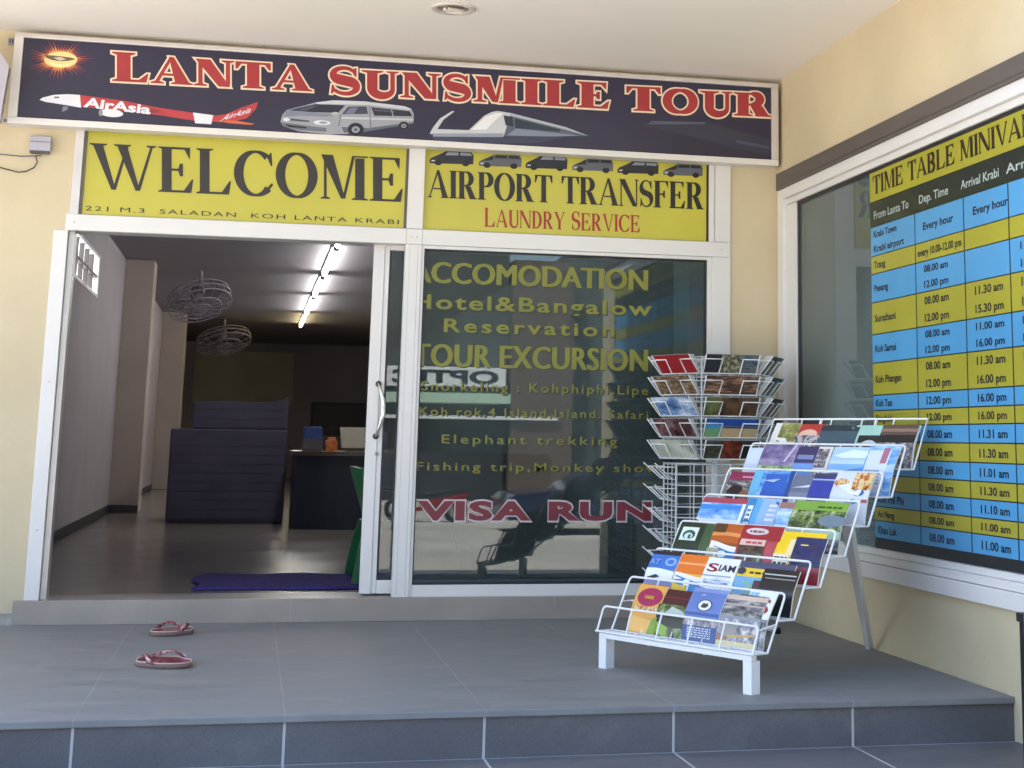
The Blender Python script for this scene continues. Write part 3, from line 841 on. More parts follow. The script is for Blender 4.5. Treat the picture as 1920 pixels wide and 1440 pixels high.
# yellow transom panels
INKD = paint('dark_lettering', hexc('#2c2724'), .4, .06, 6); INKR = paint('red_lettering', hexc('#9c2a1c'), .4, .08, 6)
ws = thing('welcome_sign', 'yellow WELCOME panel above the open doorway', 'sign', (1.25, .02, 2.2433))
g = MB(); g.box(.334, 2.155, .022, .03, 2.247, 2.79, YEL); wsp = g.build('panel', ws)
g = MB(); g.box(.319, .333, .012, .05, 2.2436, 2.79, ink('#6a645e')); g.build('gasket', ws)
g = MB(); g.box(2.1555, 2.1705, .012, .05, 2.2436, 2.79, ink('#57524c')); g.build('gasket', ws)
g = MB(); serif_text(g, 'WELCOME', [oy(168, 354, .022), oy(757, 379, .022), oy(757, 297, .022), oy(168, 268, .022)], INKD, .002, T=.19, t=.05, s=.07, h=.035, gap=.035); g.build('lettering', wsp)
g = MB(); sans_text(g, '221 M.3  SALADAN  KOH LANTA KRABI', pxq(160, 394, 748, 421, 412, 385, .022), INKD, .002, .0, 1.2); g.build('lettering', wsp)
at = thing('airport_transfer_sign', 'yellow AIRPORT TRANSFER and LAUNDRY SERVICE panel with a row of vans', 'sign', (3.15, .02, 2.2433))
g = MB(); g.box(2.268, 4.028, .022, .03, 2.247, 2.79, YEL); atp = g.build('panel', at)
g = MB(); g.box(4.0285, 4.0395, .012, .05, 2.2436, 2.79, RUB); g.build('gasket', at)
g = MB(); serif_text(g, 'AIRPORT TRANSFER', [oy(802, 370, .022), oy(1320, 393, .022), oy(1320, 343, .022), oy(802, 318, .022)], paint('black_lettering', hexc('#1e1b18'), .4, .06, 6), .002, T=.20, t=.05, s=.06, h=.035, gap=.02); g.build('lettering', atp)
g = MB(); serif_text(g, 'LAUNDRY SERVICE', [oy(908, 425, .022), oy(1200, 436, .022), oy(1200, 404, .022), oy(908, 392, .022)], INKR, .002, T=.16, t=.06, s=.06, h=.035, gap=.05, capscale=1.08); g.build('lettering', atp)
vd, vs_, vw = ink('#23222e'), ink('#5d5f68'), ink('#8f95a0')
for k, (xa, xb, yt, yb) in enumerate(((805, 888, 283, 308), (897, 978, 289, 313), (985, 1064, 291, 317), (1072, 1150, 297, 321), (1157, 1235, 302, 326), (1243, 1318, 307, 330))):
    g = MB(); W = xb - xa; H = yb - yt; Y = .0205
    def pt_(a, b): return (xa + a * W, yt + b * H + (a - .5) * 3)
    dark = k % 2 == 0
    decal(g, [pt_(*p) for p in ((0, .75), (.05, .55), (.22, .3), (.38, .03), (.95, .05), (1, .3), (.99, .95), (.02, .98))], Y, vd if dark else vs_)
    decal(g, [pt_(*p) for p in ((.42, .1), (.66, .1), (.66, .32), (.36, .34))], Y - .0006, vw if dark else vd)
    decal(g, [pt_(*p) for p in ((.70, .1), (.94, .12), (.96, .33), (.70, .32))], Y - .0006, vw if dark else vd)
    if not dark: decal(g, [pt_(*p) for p in ((.05, .58), (.22, .32), (.36, .1), (.33, .5))], Y - .0006, vd)
    for a in (.2, .82):
        decal(g, [pt_(a + .085 * math.cos(i * .52), .9 + .22 * math.sin(i * .52)) for i in range(12)], Y - .001, ink('#15151a'))
    decal(g, [pt_(*p) for p in ((.05, .74), (.13, .72), (.13, .8), (.05, .84))], Y - .001, ink('#c9c9c4'))
    g.build('van_picture', atp)

# ------------------------------------------------------------------ the long main sign
SY = -.10
ms = thing('main_sign', 'long dark navy LANTA SUNSMILE TOUR sign with aircraft, van and boat pictures', 'sign', (2.2, SY, 2.76))
P0, P1, Z0, Z1 = -.036, 4.413, 2.762, 3.222
g = MB(); g.box(P0, P1, SY, SY + .09, Z0, Z1, NAVY); msp = g.build('panel', ms)
g = MB()
g.box(P0 - .05, P1 + .045, SY - .016, .0, Z1 + .0005, Z1 + .028, ALU, .004); g.box(P0 - .05, P1 + .045, SY - .016, .0, Z0 - .038, Z0 - .0005, WHITE, .004)
g.box(P0 - .05, P0 - .0005, SY - .0155, 0, Z0, Z1, WHITE, .004); g.box(P1 + .0005, P1 + .045, SY - .0155, 0, Z0, Z1, ALU, .004); g.build('frame', ms)
SRED = paint('red_sign_letters', hexc('#a03236'), .35, .08, 5); SCRM = paint('cream_letter_edge', hexc('#ecd9bd'), .4, .04, 6)
for txt, xa, ba, xb, bb, tb, ta in (('LANTA', 210, 152, 586, 172, 124, 100), ('SUNSMILE', 615, 175, 1144, 205, 156, 128), ('TOUR', 1174, 207, 1446, 220, 176, 164)):
    q = [oy(xa, ba, SY), oy(xb, bb, SY), oy(xb, tb, SY), oy(xa, ta, SY)]
    g = MB()
    serif_text(g, txt, q, SRED, .004, T=.255, t=.085, s=.09, h=.065, gap=.02, capscale=1.06)
    serif_text(g, txt, q, SCRM, .0005, T=.255, t=.085, s=.09, h=.065, gap=.02, capscale=1.06, g=.010)
    g.build('lettering', msp)
def D(mb, pts, mat, lay=1): decal(mb, pts, SY - .0008 * lay, mat)
def ell(cx, cy, rx, ry, n=24, sl=0.0): return [(cx + rx * math.cos(2 * math.pi * i / n), cy + ry * math.sin(2 * math.pi * i / n) + sl * rx * math.cos(2 * math.pi * i / n)) for i in range(n)]
# sun with a smiling face of light
g = MB()
for lay, (r0, r1, col, rx, ry) in enumerate(((.55, 1.0, '#83404c', 56, 34), (.62, .95, '#b4563a', 45, 27), (.72, .95, '#dd9a4c', 38, 22))):
    n = 44; c0 = (112, 112)
    for i in range(n):
        a0, a1 = 2 * math.pi * i / n, 2 * math.pi * (i + 1) / n; am = (a0 + a1) / 2
        R1 = r1 * (1 + .18 * math.sin(i * 5.3) + .1 * math.sin(i * 2.1))
        p = lambda a, r: (c0[0] + rx * r * math.cos(a), c0[1] + ry * r * math.sin(a))
        D(g, [c0, p(a0, r0), p(am, R1), p(a1, r0)], ink(col), 1 + lay)
D(g, ell(114, 112, 31, 15), ink('#f0d794'), 5); D(g, [(84, 103), (100, 104), (118, 106), (134, 108), (142, 111), (130, 114), (112, 115), (96, 112), (86, 108)], ink('#6a5a48'), 6)
D(g, [(100, 108), (114, 107), (124, 111), (112, 114)], ink('#cfc6a8'), 7); D(g, [(90, 113), (104, 120), (122, 121), (138, 116), (128, 123), (112, 126), (98, 122)], ink('#fbe9b0'), 7)
g.build('sun_emblem', msp)
g = MB(); wht, red_ = ink('#dcdde6'), ink('#b23a3e')
D(g, [(150, 178), (233, 189), (292, 201), (358, 211), (408, 217), (404, 228), (362, 226), (300, 216), (233, 208), (152, 200)], red_)
D(g, [(74, 187), (80, 183), (88, 181), (100, 178), (125, 176.5), (150, 178), (152, 202), (130, 198), (105, 194), (85, 191)], wht, 2)
D(g, [(101, 181), (112, 181), (110, 184), (102, 184)], ink('#5c5c68'), 3)
D(g, [(362, 211), (400, 216), (396, 233), (366, 231)], wht, 2)
D(g, [(404, 217), (424, 214), (452, 202), (484, 191), (480, 204), (462, 222), (436, 228), (404, 229)], red_, 2)
D(g, [(404, 226), (440, 226), (478, 232), (470, 234), (430, 231)], ink('#c9653e'), 3)
D(g, [(233, 203), (290, 204), (310, 211), (282, 212), (236, 208)], ink('#8d3038'), 3)
D(g, ell(209, 212, 22, 7.5, 20, .08), wht, 3); D(g, ell(189, 211.5, 4, 6.5, 14), ink('#8b8b98'), 4)
D(g, [(118, 199), (128, 200), (126, 206), (116, 210)], ink('#77778a'), 2)
sans_text(g, 'AirAsia', [oy(156, 200, SY), oy(282, 214, SY), oy(284, 197, SY), oy(160, 182, SY)], wht, .0035, .035)
sans_text(g, 'AirAsia', [oy(412, 228, SY), oy(468, 211, SY), oy(476, 199, SY), oy(424, 215, SY)], wht, .0035, .01)
g.build('aircraft_picture', msp)
g = MB(); sv, dk = ink('#989ca6'), ink('#262838')
D(g, [(526, 228), (529, 216), (537, 206), (571, 198), (592, 192), (625, 188), (683, 190), (758, 199), (771, 204), (776, 214), (775, 232), (690, 246), (650, 251), (615, 252), (560, 246), (530, 236)], sv)
D(g, [(592, 192), (625, 188), (683, 190), (758, 199), (771, 204), (768, 206), (690, 197), (620, 195), (594, 196)], ink('#c4c7cd'), 2)
D(g, [(537, 206), (571, 200), (590, 212), (636, 214), (612, 219), (560, 217), (530, 219)], ink('#7d8494'), 2)
D(g, [(543, 206.5), (572, 199.5), (592, 195), (647, 197.5), (634, 211.5), (588, 210.5)], dk, 3); D(g, [(556, 206), (586, 198), (596, 198), (572, 208)], ink('#4a5064'), 4)
D(g, [(653, 200), (687, 199.5), (690, 213.5), (641, 214)], ink('#3c4052'), 3); D(g, [(657, 202), (672, 201.5), (664, 213), (646, 213)], ink('#6c7288'), 4)
D(g, [(696, 201), (768, 208.5), (773, 218), (702, 217)], dk, 3); D(g, [(700, 204), (740, 208), (742, 211), (702, 208)], ink('#4a4f62'), 4); D(g, [(733, 205), (735, 205.2), (738, 217.5), (736, 217.3)], sv, 5)
D(g, [(640, 219), (775, 223), (775, 226), (640, 223)], ink('#bcc0c8'), 3); D(g, [(640, 238), (690, 240), (775, 229), (775, 232), (690, 246), (645, 249)], ink('#5d6270'), 2)
D(g, [(692, 199), (693.5, 199), (696, 243), (694, 244)], ink('#6a6f7c'), 4); D(g, [(638, 215), (640, 215), (636, 236), (634, 236)], ink('#6a6f7c'), 4)
D(g, [(527, 229), (580, 236), (612, 240), (612, 247), (560, 244), (530, 236)], ink('#696e7c'), 2); D(g, [(534, 233), (575, 238), (575, 241), (540, 238)], ink('#23252f'), 3)
D(g, ell(604, 230, 16, 4.5, 20, .05), ink('#d8dbe0'), 3); D(g, ell(606, 230, 8, 2.6, 16), ink('#8f95a4'), 4); D(g, ell(537, 224, 6, 3.5, 14), ink('#d2d5da'), 3); D(g, [(545, 222), (580, 226), (580, 229), (545, 226)], ink('#434856'), 3)
D(g, ell(628, 213, 7, 3), ink('#b2b6be'), 5)
for x, y, r in ((667, 243, 14), (757, 236, 9)): D(g, ell(x, y, r * 1.1, r * .92), ink('#3a3d48'), 5); D(g, ell(x, y, r, r * .8), ink('#16161e'), 6); D(g, ell(x, y, r * .55, r * .45), ink('#8e929c'), 7); D(g, ell(x, y, r * .2, r * .17), ink('#3c3f48'), 8)
g.build('van_picture', msp)
g = MB(); wb = ink('#bfc2c8')
for p in ([(806, 250), (812, 239), (825, 222), (848, 208), (852, 209), (832, 224), (820, 242)], [(806, 250), (820, 242), (879, 244), (879, 257), (812, 256)], [(879, 244), (908, 217), (922, 210), (933, 208), (958, 212), (944, 257), (879, 257)]): D(g, p, wb)
D(g, [(958, 212), (1058, 240), (1104, 255), (944, 257)], ink('#56606f'), 1); D(g, [(958, 212), (1060, 238), (1104, 255), (1060, 243), (957, 217)], ink('#a9b2bd'), 2)
D(g, [(944, 216), (961, 219), (963, 237), (948, 235)], ink('#2a3140'), 2); D(g, [(806, 251), (1058, 257), (1010, 268), (880, 270), (815, 262)], ink('#3a3f55'), 1)
D(g, [(884, 243), (910, 219), (930, 212), (944, 212), (930, 224), (912, 243)], ink('#dfe1e4'), 2); D(g, [(812, 250), (944, 250), (944, 257), (812, 256)], ink('#8f96a4'), 2); D(g, [(965, 222), (1050, 243), (1050, 247), (966, 240)], ink('#2c3444'), 3); D(g, [(968, 241), (1085, 254), (1040, 256), (950, 254)], ink('#7c8798'), 3); g.build('boat_picture', msp)
g = MB(); D(g, [(1204, 235), (1222, 227), (1325, 229), (1383, 245), (1443, 262), (1443, 292), (1380, 278), (1320, 262), (1230, 240)], ink('#333648')); D(g, [(1222, 227), (1325, 229), (1320, 233), (1215, 233)], ink('#555a6c'), 2); D(g, [(1380, 262), (1443, 274), (1443, 280), (1380, 268)], ink('#474c60'), 2); g.build('ferry_picture', msp)

# ------------------------------------------------------------------ small things on the wall at left
jb = thing('junction_box', 'small grey box with loose cables on the wall left of the WELCOME panel', 'box', (.09, 0, 2.585))
g = MB(); g.box(.034, .146, -.05, -.001, 2.588, 2.672, ink('#a7a5b0', .5), .005); g.box(.032, .148, -.053, -.0512, 2.636, 2.641, ink('#7d7b88')); g.build('housing', jb)
g = MB(); g.box(.036, .140, -.046, -.002, 2.575, 2.587, ink('#4b4850')); g.build('terminal', jb)
g = MB(); g.tube([oy(u, v, -.015) for u, v in ((78, 292), (40, 293), (0, 289), (-40, 288))], .003, ink('#50506a'), 6); g.build('cable', jb)
g = MB(); g.tube([oy(u, v, -.018) for u, v in ((67, 293), (70, 304), (64, 314), (50, 321), (35, 323), (15, 318), (0, 314), (-40, 312))], .0035, ink('#1d1d22'), 6); g.build('cable', jb)
for k, (u0, v0, u1, v1) in enumerate(((15, 72, 30, 83), (5, 222, 21, 231))):
    a, b = oy(u0, v1, -.03), oy(u1, v0, -.03)
    br_ = thing('sign_bracket', ('small grey bracket at the top left corner of the main sign', 'small slotted bracket at the bottom left corner of the main sign')[k], 'bracket', (a.x, -.02, a.z), 'brackets at the left end of the main sign')
    g = MB(); g.box(a.x, b.x + .05, -.035, -.001, a.z, b.z, (ink('#9b99a8'), ink('#b9b4b0'))[k], .002); g.build('plate', br_)
    g = MB()
    for j in range(3): xx = a.x + .006 + j * .015; g.box(xx, xx + .008, -.0365, -.0352, a.z + .006, b.z - .006, ink('#4a474c')); 
    g.build('slots', br_)
lp_ = thing('light_box_sign', 'grey panel jutting into view at the left edge beside the main sign', 'sign', (-.3, -.3, 2.7))
g = MB()
pp = [oy(u, v, -.3) for u, v in ((17, 125), (0, 97), (-90, 40), (-120, 215), (0, 228), (4, 200))]
ring = [(p.x, p.z) for p in pp]
g.face([(x, -.30, z) for x, z in ring], ink('#aaa7b2', .3)); g.face([(x, -.24, z) for x, z in ring][::-1], ink('#8a8792'))
g.grid([[(x, -.30, z) for x, z in ring], [(x, -.24, z) for x, z in ring]], ink('#77747e'), False, True); g.build('panel', lp_)
g = MB(); g.box(-.42, -.38, -.25, 0, 2.9, 2.94, ALU); g.build('arm', lp_)
dlp = oz(850, 15, ZC)
dn = thing('downlight', 'unlit round recessed downlight in the porch ceiling', 'ceiling light', (dlp.x, dlp.y, ZC))
g = MB(); g.lathe([(.083, -.0005), (.118, -.0005), (.12, -.006), (.112, -.011), (.088, -.010), (.083, -.004)], (dlp.x, dlp.y, ZC), paint('downlight_rim', (.62, .57, .52), .3, .02, 5), 36); g.build('rim', dn)
g = MB(); g.lathe([(.084, -.004), (.078, -.002), (.06, -.001), (0, -.0008)], (dlp.x, dlp.y, ZC), paint('downlight_reflector', (.5, .47, .43), .12, .05, 8, metal=.9), 36); g.build('reflector', dn)
g = MB(); g.tube([(dlp.x - .05, dlp.y - .02, ZC - .016), (dlp.x - .01, dlp.y + .02, ZC - .018), (dlp.x + .05, dlp.y + .015, ZC - .016), (dlp.x + .055, dlp.y - .01, ZC - .016), (dlp.x - .03, dlp.y - .035, ZC - .016)], .009, ink('#d8d2c6', .3), 8); g.build('bulb', dn)
g = MB(); cj = oz(463, 30, ZC).x; 
# ------------------------------------------------------------------ side window and timetable
sd_ = thing('side_window', 'white framed window in the right wall behind the timetable', 'window', (XC, -1.5, .35))
g = MB()
g.box(XC - .012, XC + .09, WY1 - .002, -.15, .424, 2.5745, WHITE, .003); g.box(XC + .012, XC + .09, -.151, -.31, .4955, 2.47, WHITE, .003)
g.box(XC - .012, XC + .09, WY0, -.151, 2.511, 2.5745, WHITE, .003); g.box(XC + .012, XC + .09, WY0, -.151, 2.4745, 2.5105, WHITE, .003)
g.box(XC + .012, XC + .09, WY0, -.151, .464, .495, WHITE, .003); g.box(XC - .012, XC + .09, WY0, -.151, .426, .463, WHITE, .003); g.build('frame', sd_)
g = MB(); g.box(XC - .03, XC + .1, WY0, WY1 - .002, .350, .4235, WHITE, .004); g.build('sill', sd_)
g = MB(); g.box(XC + .026, XC + .045, -.311, -.335, .496, 2.474, RUB); g.box(XC + .026, XC + .045, WY0, -.336, 2.455, 2.474, RUB); g.build('gasket', sd_)
g = MB(); g.box(XC + .036, XC + .042, WY0, -.32, .49, 2.475, GLASS2); g.build('pane', sd_)
g = MB(); g.box(XC - .025, XC - .0005, WY0 - .2, -.055, 2.575, 2.680, BAND, .003); g.box(XC - .027, XC - .0255, WY0 - .2, -.058, 2.592, 2.596, ink('#4a423c')); g.build('blind_box', sd_)

TX = XC + .030
tt = thing('timetable_board', 'blue and yellow minivan timetable filling the right wall window', 'timetable', (TX, -3, .5))
TY0, TY1 = -1.475, -4.6
rz = [2.468, 2.298, 2.16, 2.004, 1.909, 1.758, 1.59, 1.441, 1.274, 1.194, 1.117, 1.033, 0.947, 0.865, 0.787, 0.707, 0.636, 0.548]
cy_ = [TY0, -2.06, -2.62, -3.07, -3.60, -4.1, TY1]
g = MB(); g.box(TX, TX + .004, TY1, TY0, .497, 2.470, BLACK); g.build('backing', tt)
g = MB(); g.box(TX - .002, TX - .0002, TY1, TY0, rz[1], rz[0], TYEL); ttb = g.build('title_band', tt)
g = MB(); g.box(TX - .002, TX - .0002, TY1, TY0, rz[2], rz[1] - .002, DKGREEN); thb = g.build('heading_band', tt)
trow = []
for i in range(2, 17):
    g = MB()
    for j in range(6): g.box(TX - .002, TX - .0002, cy_[j + 1] + .007, cy_[j] - .007, rz[i + 1] + .003, rz[i] - .003, TBLU if i % 2 == 0 else TYEL)
    trow.append(g.build('table_row', tt))
def tq(y0, y1, z0, z1): return [(TX - .0022, y0, z0), (TX - .0022, y1, z0), (TX - .0022, y1, z1), (TX - .0022, y0, z1)]
TINK = paint('timetable_ink', hexc('#141626'), .4, .06, 6); TWH = ink('#a9b4ae')
g = MB()
za, zb = rz[1] + .035, rz[0] - .035
serif_text(g, 'TIME TABLE MINIVAN', [(TX - .0022, -1.52, za), (TX - .0022, -3.34, za), (TX - .0022, -3.34, zb), (TX - .0022, -1.52, zb)], paint('title_ink', hexc('#2a1c14'), .4, .06, 6), .001, T=.19, t=.075, s=.05, h=.045, gap=.03)
g.build('lettering', ttb)
g = MB()
for k, s_ in enumerate(('From Lanta To', 'Dep. Time', 'Arrival Krabi', 'Arrival')):
    y0, y1 = ((-1.53, -1.99), (-2.12, -2.46), (-2.60, -2.99), (-3.06, -3.4))[k]
    sans_text(g, s_, tq(y0, y1, rz[2] + .040, rz[1] - .054), TWH, .0006, .012)
g.build('lettering', thb)
c1 = [['Krabi Town', 'Krabi airport'], ['Trang'], ['Penang'], ['Surathani'], ['Koh Samui'], ['Koh Phangan'], ['Koh Tao'], ['Bangkok'], ['Phuket'], ['Koh Lipe'], ['Hatyai'], ['Satun'], ['Koh Phi Phi'], ['Ao Nang'], ['Khao Lak']]
c2 = [['Every hour'], ['every 10.00-12.00 pm'], ['08.00 am', '12.00 pm'], ['08.00 am', '12.00 pm'], ['08.00 am', '12.00 pm'], ['08.00 am', '12.00 pm'], ['12.00 pm'], ['12.00 pm']] + [['08.00 am']] * 7
c3 = [['Every hour'], [], [], ['11.30 am', '15.30 pm'], ['11.00 am', '16.00 pm'], ['11.30 am', '16.00 pm'], ['16.00 pm'], ['16.00 pm'], ['11.31 am'], ['11.30 am'], ['11.01 am'], ['11.30 am'], ['11.10 am'], ['11.00 am'], ['11.00 am']]
c4 = [[], [], ['11.00 am', '16.00 pm'], ['10.30 am', '16.00 pm'], ['17.00 am', '16.30 pm'], ['16.00 pm', '06.00 am'], ['06.00 am'], ['06.00 am'], ['14.00 pm'], ['15.00 pm'], ['14.00 pm'], ['14.00 pm'], ['15.00 pm'], ['16.30 pm'], ['06.00 am']]
for i in range(15):
    g = MB()
    for j, col in enumerate((c1, c2, c3, c4)):
        cell = col[i]
        zt, zb_ = rz[i + 2], rz[i + 3]
        n = len(cell)
        for k, s_ in enumerate(cell):
            hh = (zt - zb_) / n; zc = zt - hh * (k + .5); th = min(.038, hh * .46)
            ln = len(s_) * (.035 if j else .031)
            if j == 0: y0 = cy_[0] - .045
            elif len(s_) > 14: y0 = cy_[j] - .03; ln = .50
            else: y0 = cy_[j] - .10
            sans_text(g, s_, tq(y0, y0 - ln, zc - th / 2, zc + th / 2), TINK, .0006, .028)
    g.build('lettering', trow[i])

# black sign stand at the right edge
bk = oz(1908, 1440, ZL)
sdn = thing('sign_stand', 'black upright sign stand cut off by the right edge', 'sign stand', (4.25, -3.6, ZL))
g = MB(); g.box(4.243, 4.62, -3.62, -3.58, ZL, .36, BLACK, .004); g.build('board', sdn)
g = MB(); g.box(4.236, 4.63, -3.63, -3.57, .361, .395, BLACK, .004); g.build('top_rail', sdn)
g = MB(); g.box(4.268, 4.6, -3.6325, -3.6305, .366, .39, ink('#d9d9d6')); g.build('white_label', sdn)
#@@RACKS
# ================================================================== BROCHURE RACK
TH = -1.089
RU = Vector((math.cos(TH), math.sin(TH), 0)); RV = Vector((-RU.y, RU.x, 0)); RO = Vector((2.9689, -1.9638, 0))
RW, V0, Z0R, SV, SZ, DV, HH = 1.0008, .0042, .2697, .1624, .1247, .1122, .2339
def rp(u, v, z): return RO + RU * u + RV * v + Vector((0, 0, z))
def Ft(i): return V0 + i * SV, Z0R + i * SZ
def Bt(i): return V0 + i * SV - DV, Z0R + i * SZ - HH
WR = .0052
rk = thing('brochure_rack', 'white wire brochure rack with seven stepped pockets on the porch', 'rack', tuple(rp(.5, .5, 0)))
zb0 = Z0R - .1087
def rounded(u0, u1, f, b, rad=.02):
    """a guard outline: up the left side, rounded corners, down the right"""
    (v1, z1), (v0, z0) = f, b
    P = [rp(u0, v0, z0)]
    for k in range(4):
        a = math.pi / 2 * k / 3; c = rad * (1 - math.cos(a)); s_ = rad * (1 - math.sin(a))
        fr = s_ / max(1e-6, (z1 - z0)); P.append(rp(u0 + c, v1 - (v1 - v0) * fr, z1 - s_))
    for k in range(4):
        a = math.pi / 2 * (1 - k / 3); c = rad * (1 - math.cos(a)); s_ = rad * (1 - math.sin(a))
        fr = s_ / max(1e-6, (z1 - z0)); P.append(rp(u1 - c, v1 - (v1 - v0) * fr, z1 - s_))
    P.append(rp(u1, v0, z0))
    return P
FR = [.20, .40, .60, .80]
vB1, zB1 = Bt(1)
g = MB()
f0, b0 = Ft(0), (V0 - .038, zb0)
g.tube(rounded(0, RW, f0, b0), WR, WIRE, 7); g.tube([rp(-.01, b0[0], b0[1]), rp(RW, b0[0], b0[1])], WR, WIRE, 7)
for fr in FR: g.tube([rp(fr * RW, b0[0], b0[1]), rp(fr * RW, f0[0], f0[1])], WR * .85, WIRE, 6)
g.tube([rp(RW, f0[0], f0[1] - .015), rp(RW, V0 + SV * .62, f0[1] + .002)], WR * .8, WIRE, 6)
g.build('front_guard', rk)
for i in range(1, 8):
    f, b = Ft(i), Bt(i)
    g = MB()
    if i == 7: g.tube([rp(0, *b), rp(0, *f), rp(RW, *f), rp(RW, *b)], WR, WIRE, 7)
    else: g.tube(rounded(0, RW, f, b), WR, WIRE, 7)
    g.tube([rp(0, *b), rp(RW, *b)], WR * .85, WIRE, 6)
    for fr in FR: g.tube([rp(fr * RW, *b), rp(fr * RW, *f)], WR * .7, WIRE, 6)
    # the wire shelf the leaflets stand on, running forward to the panel in front
    if i == 1: vf = V0 - .038
    else:
        pf, pb = Ft(i - 1), Bt(i - 1); vf = pb[0] + (pf[0] - pb[0]) * (b[1] - pb[1]) / (pf[1] - pb[1])
    for fr in [0] + FR + [1]: g.tube([rp(fr * RW, b[0], b[1]), rp(fr * RW, vf, b[1])], WR * .8, WIRE, 6)
    g.tube([rp(0, (b[0] + vf) / 2, b[1]), rp(RW, (b[0] + vf) / 2, b[1])], WR * .7, WIRE, 6)
    g.build('wire_panel', rk)
def beam(mb, a, b, wu, wv, mat):
    rows = []
    for p, k in ((a, 0), (b, 1)):
        u, v, z = p; e = .0
        rows.append([rp(u - wu / 2, v - wv / 2, z), rp(u + wu / 2, v - wv / 2, z), rp(u + wu / 2, v + wv / 2, z), rp(u - wu / 2, v + wv / 2, z)])
    mb.grid(rows, mat, False, True); mb.face(rows[0][::-1], mat); mb.face(rows[1], mat)
g = MB(); beam(g, (RW * .5, -.015, zb0 - .028), (RW * .5, -.015, zb0 - .007), RW * .98, .03, WIRE); g.build('base_bar', rk)
for u in (.035, RW - .035):
    um = .32 if u < .5 else .68
    g = MB(); beam(g, (u, -.005, 0), (u, -.005, zb0 - .006 - .023), .050, .05, WIRE); g.build('leg', rk)
    g = MB(); q1, q2 = Bt(1), Bt(7)
    g.tube([rp(um, -.005, zb0 - .03), rp(um, q1[0] + .02, q1[1] - .005), rp(um, q2[0] + .02, q2[1] - .01), rp(um, Ft(7)[0] + .012, Ft(7)[1])], .008, WIRE, 6); g.build('side_rail', rk)
b5 = Bt(5)
for (u0, v0, z0), ft in (((.85, b5[0] + .02, b5[1] + .05), Vector((4.452, -1.53, 0))),):
    g = MB(); a = rp(u0, v0, z0)
    rows = []
    for p, wd in ((a, .028), (ft, .014)):
        rows.append([p + RU * wd + RV * .015, p - RU * wd + RV * .015, p - RU * wd - RV * .015, p + RU * wd - RV * .015])
    rows[1] = [Vector((p.x, p.y, 0)) for p in rows[1]]
    g.grid(rows, WIRE, False, True); g.face(rows[0], WIRE); g.face(rows[1], WIRE); g.build('rear_leg', rk)

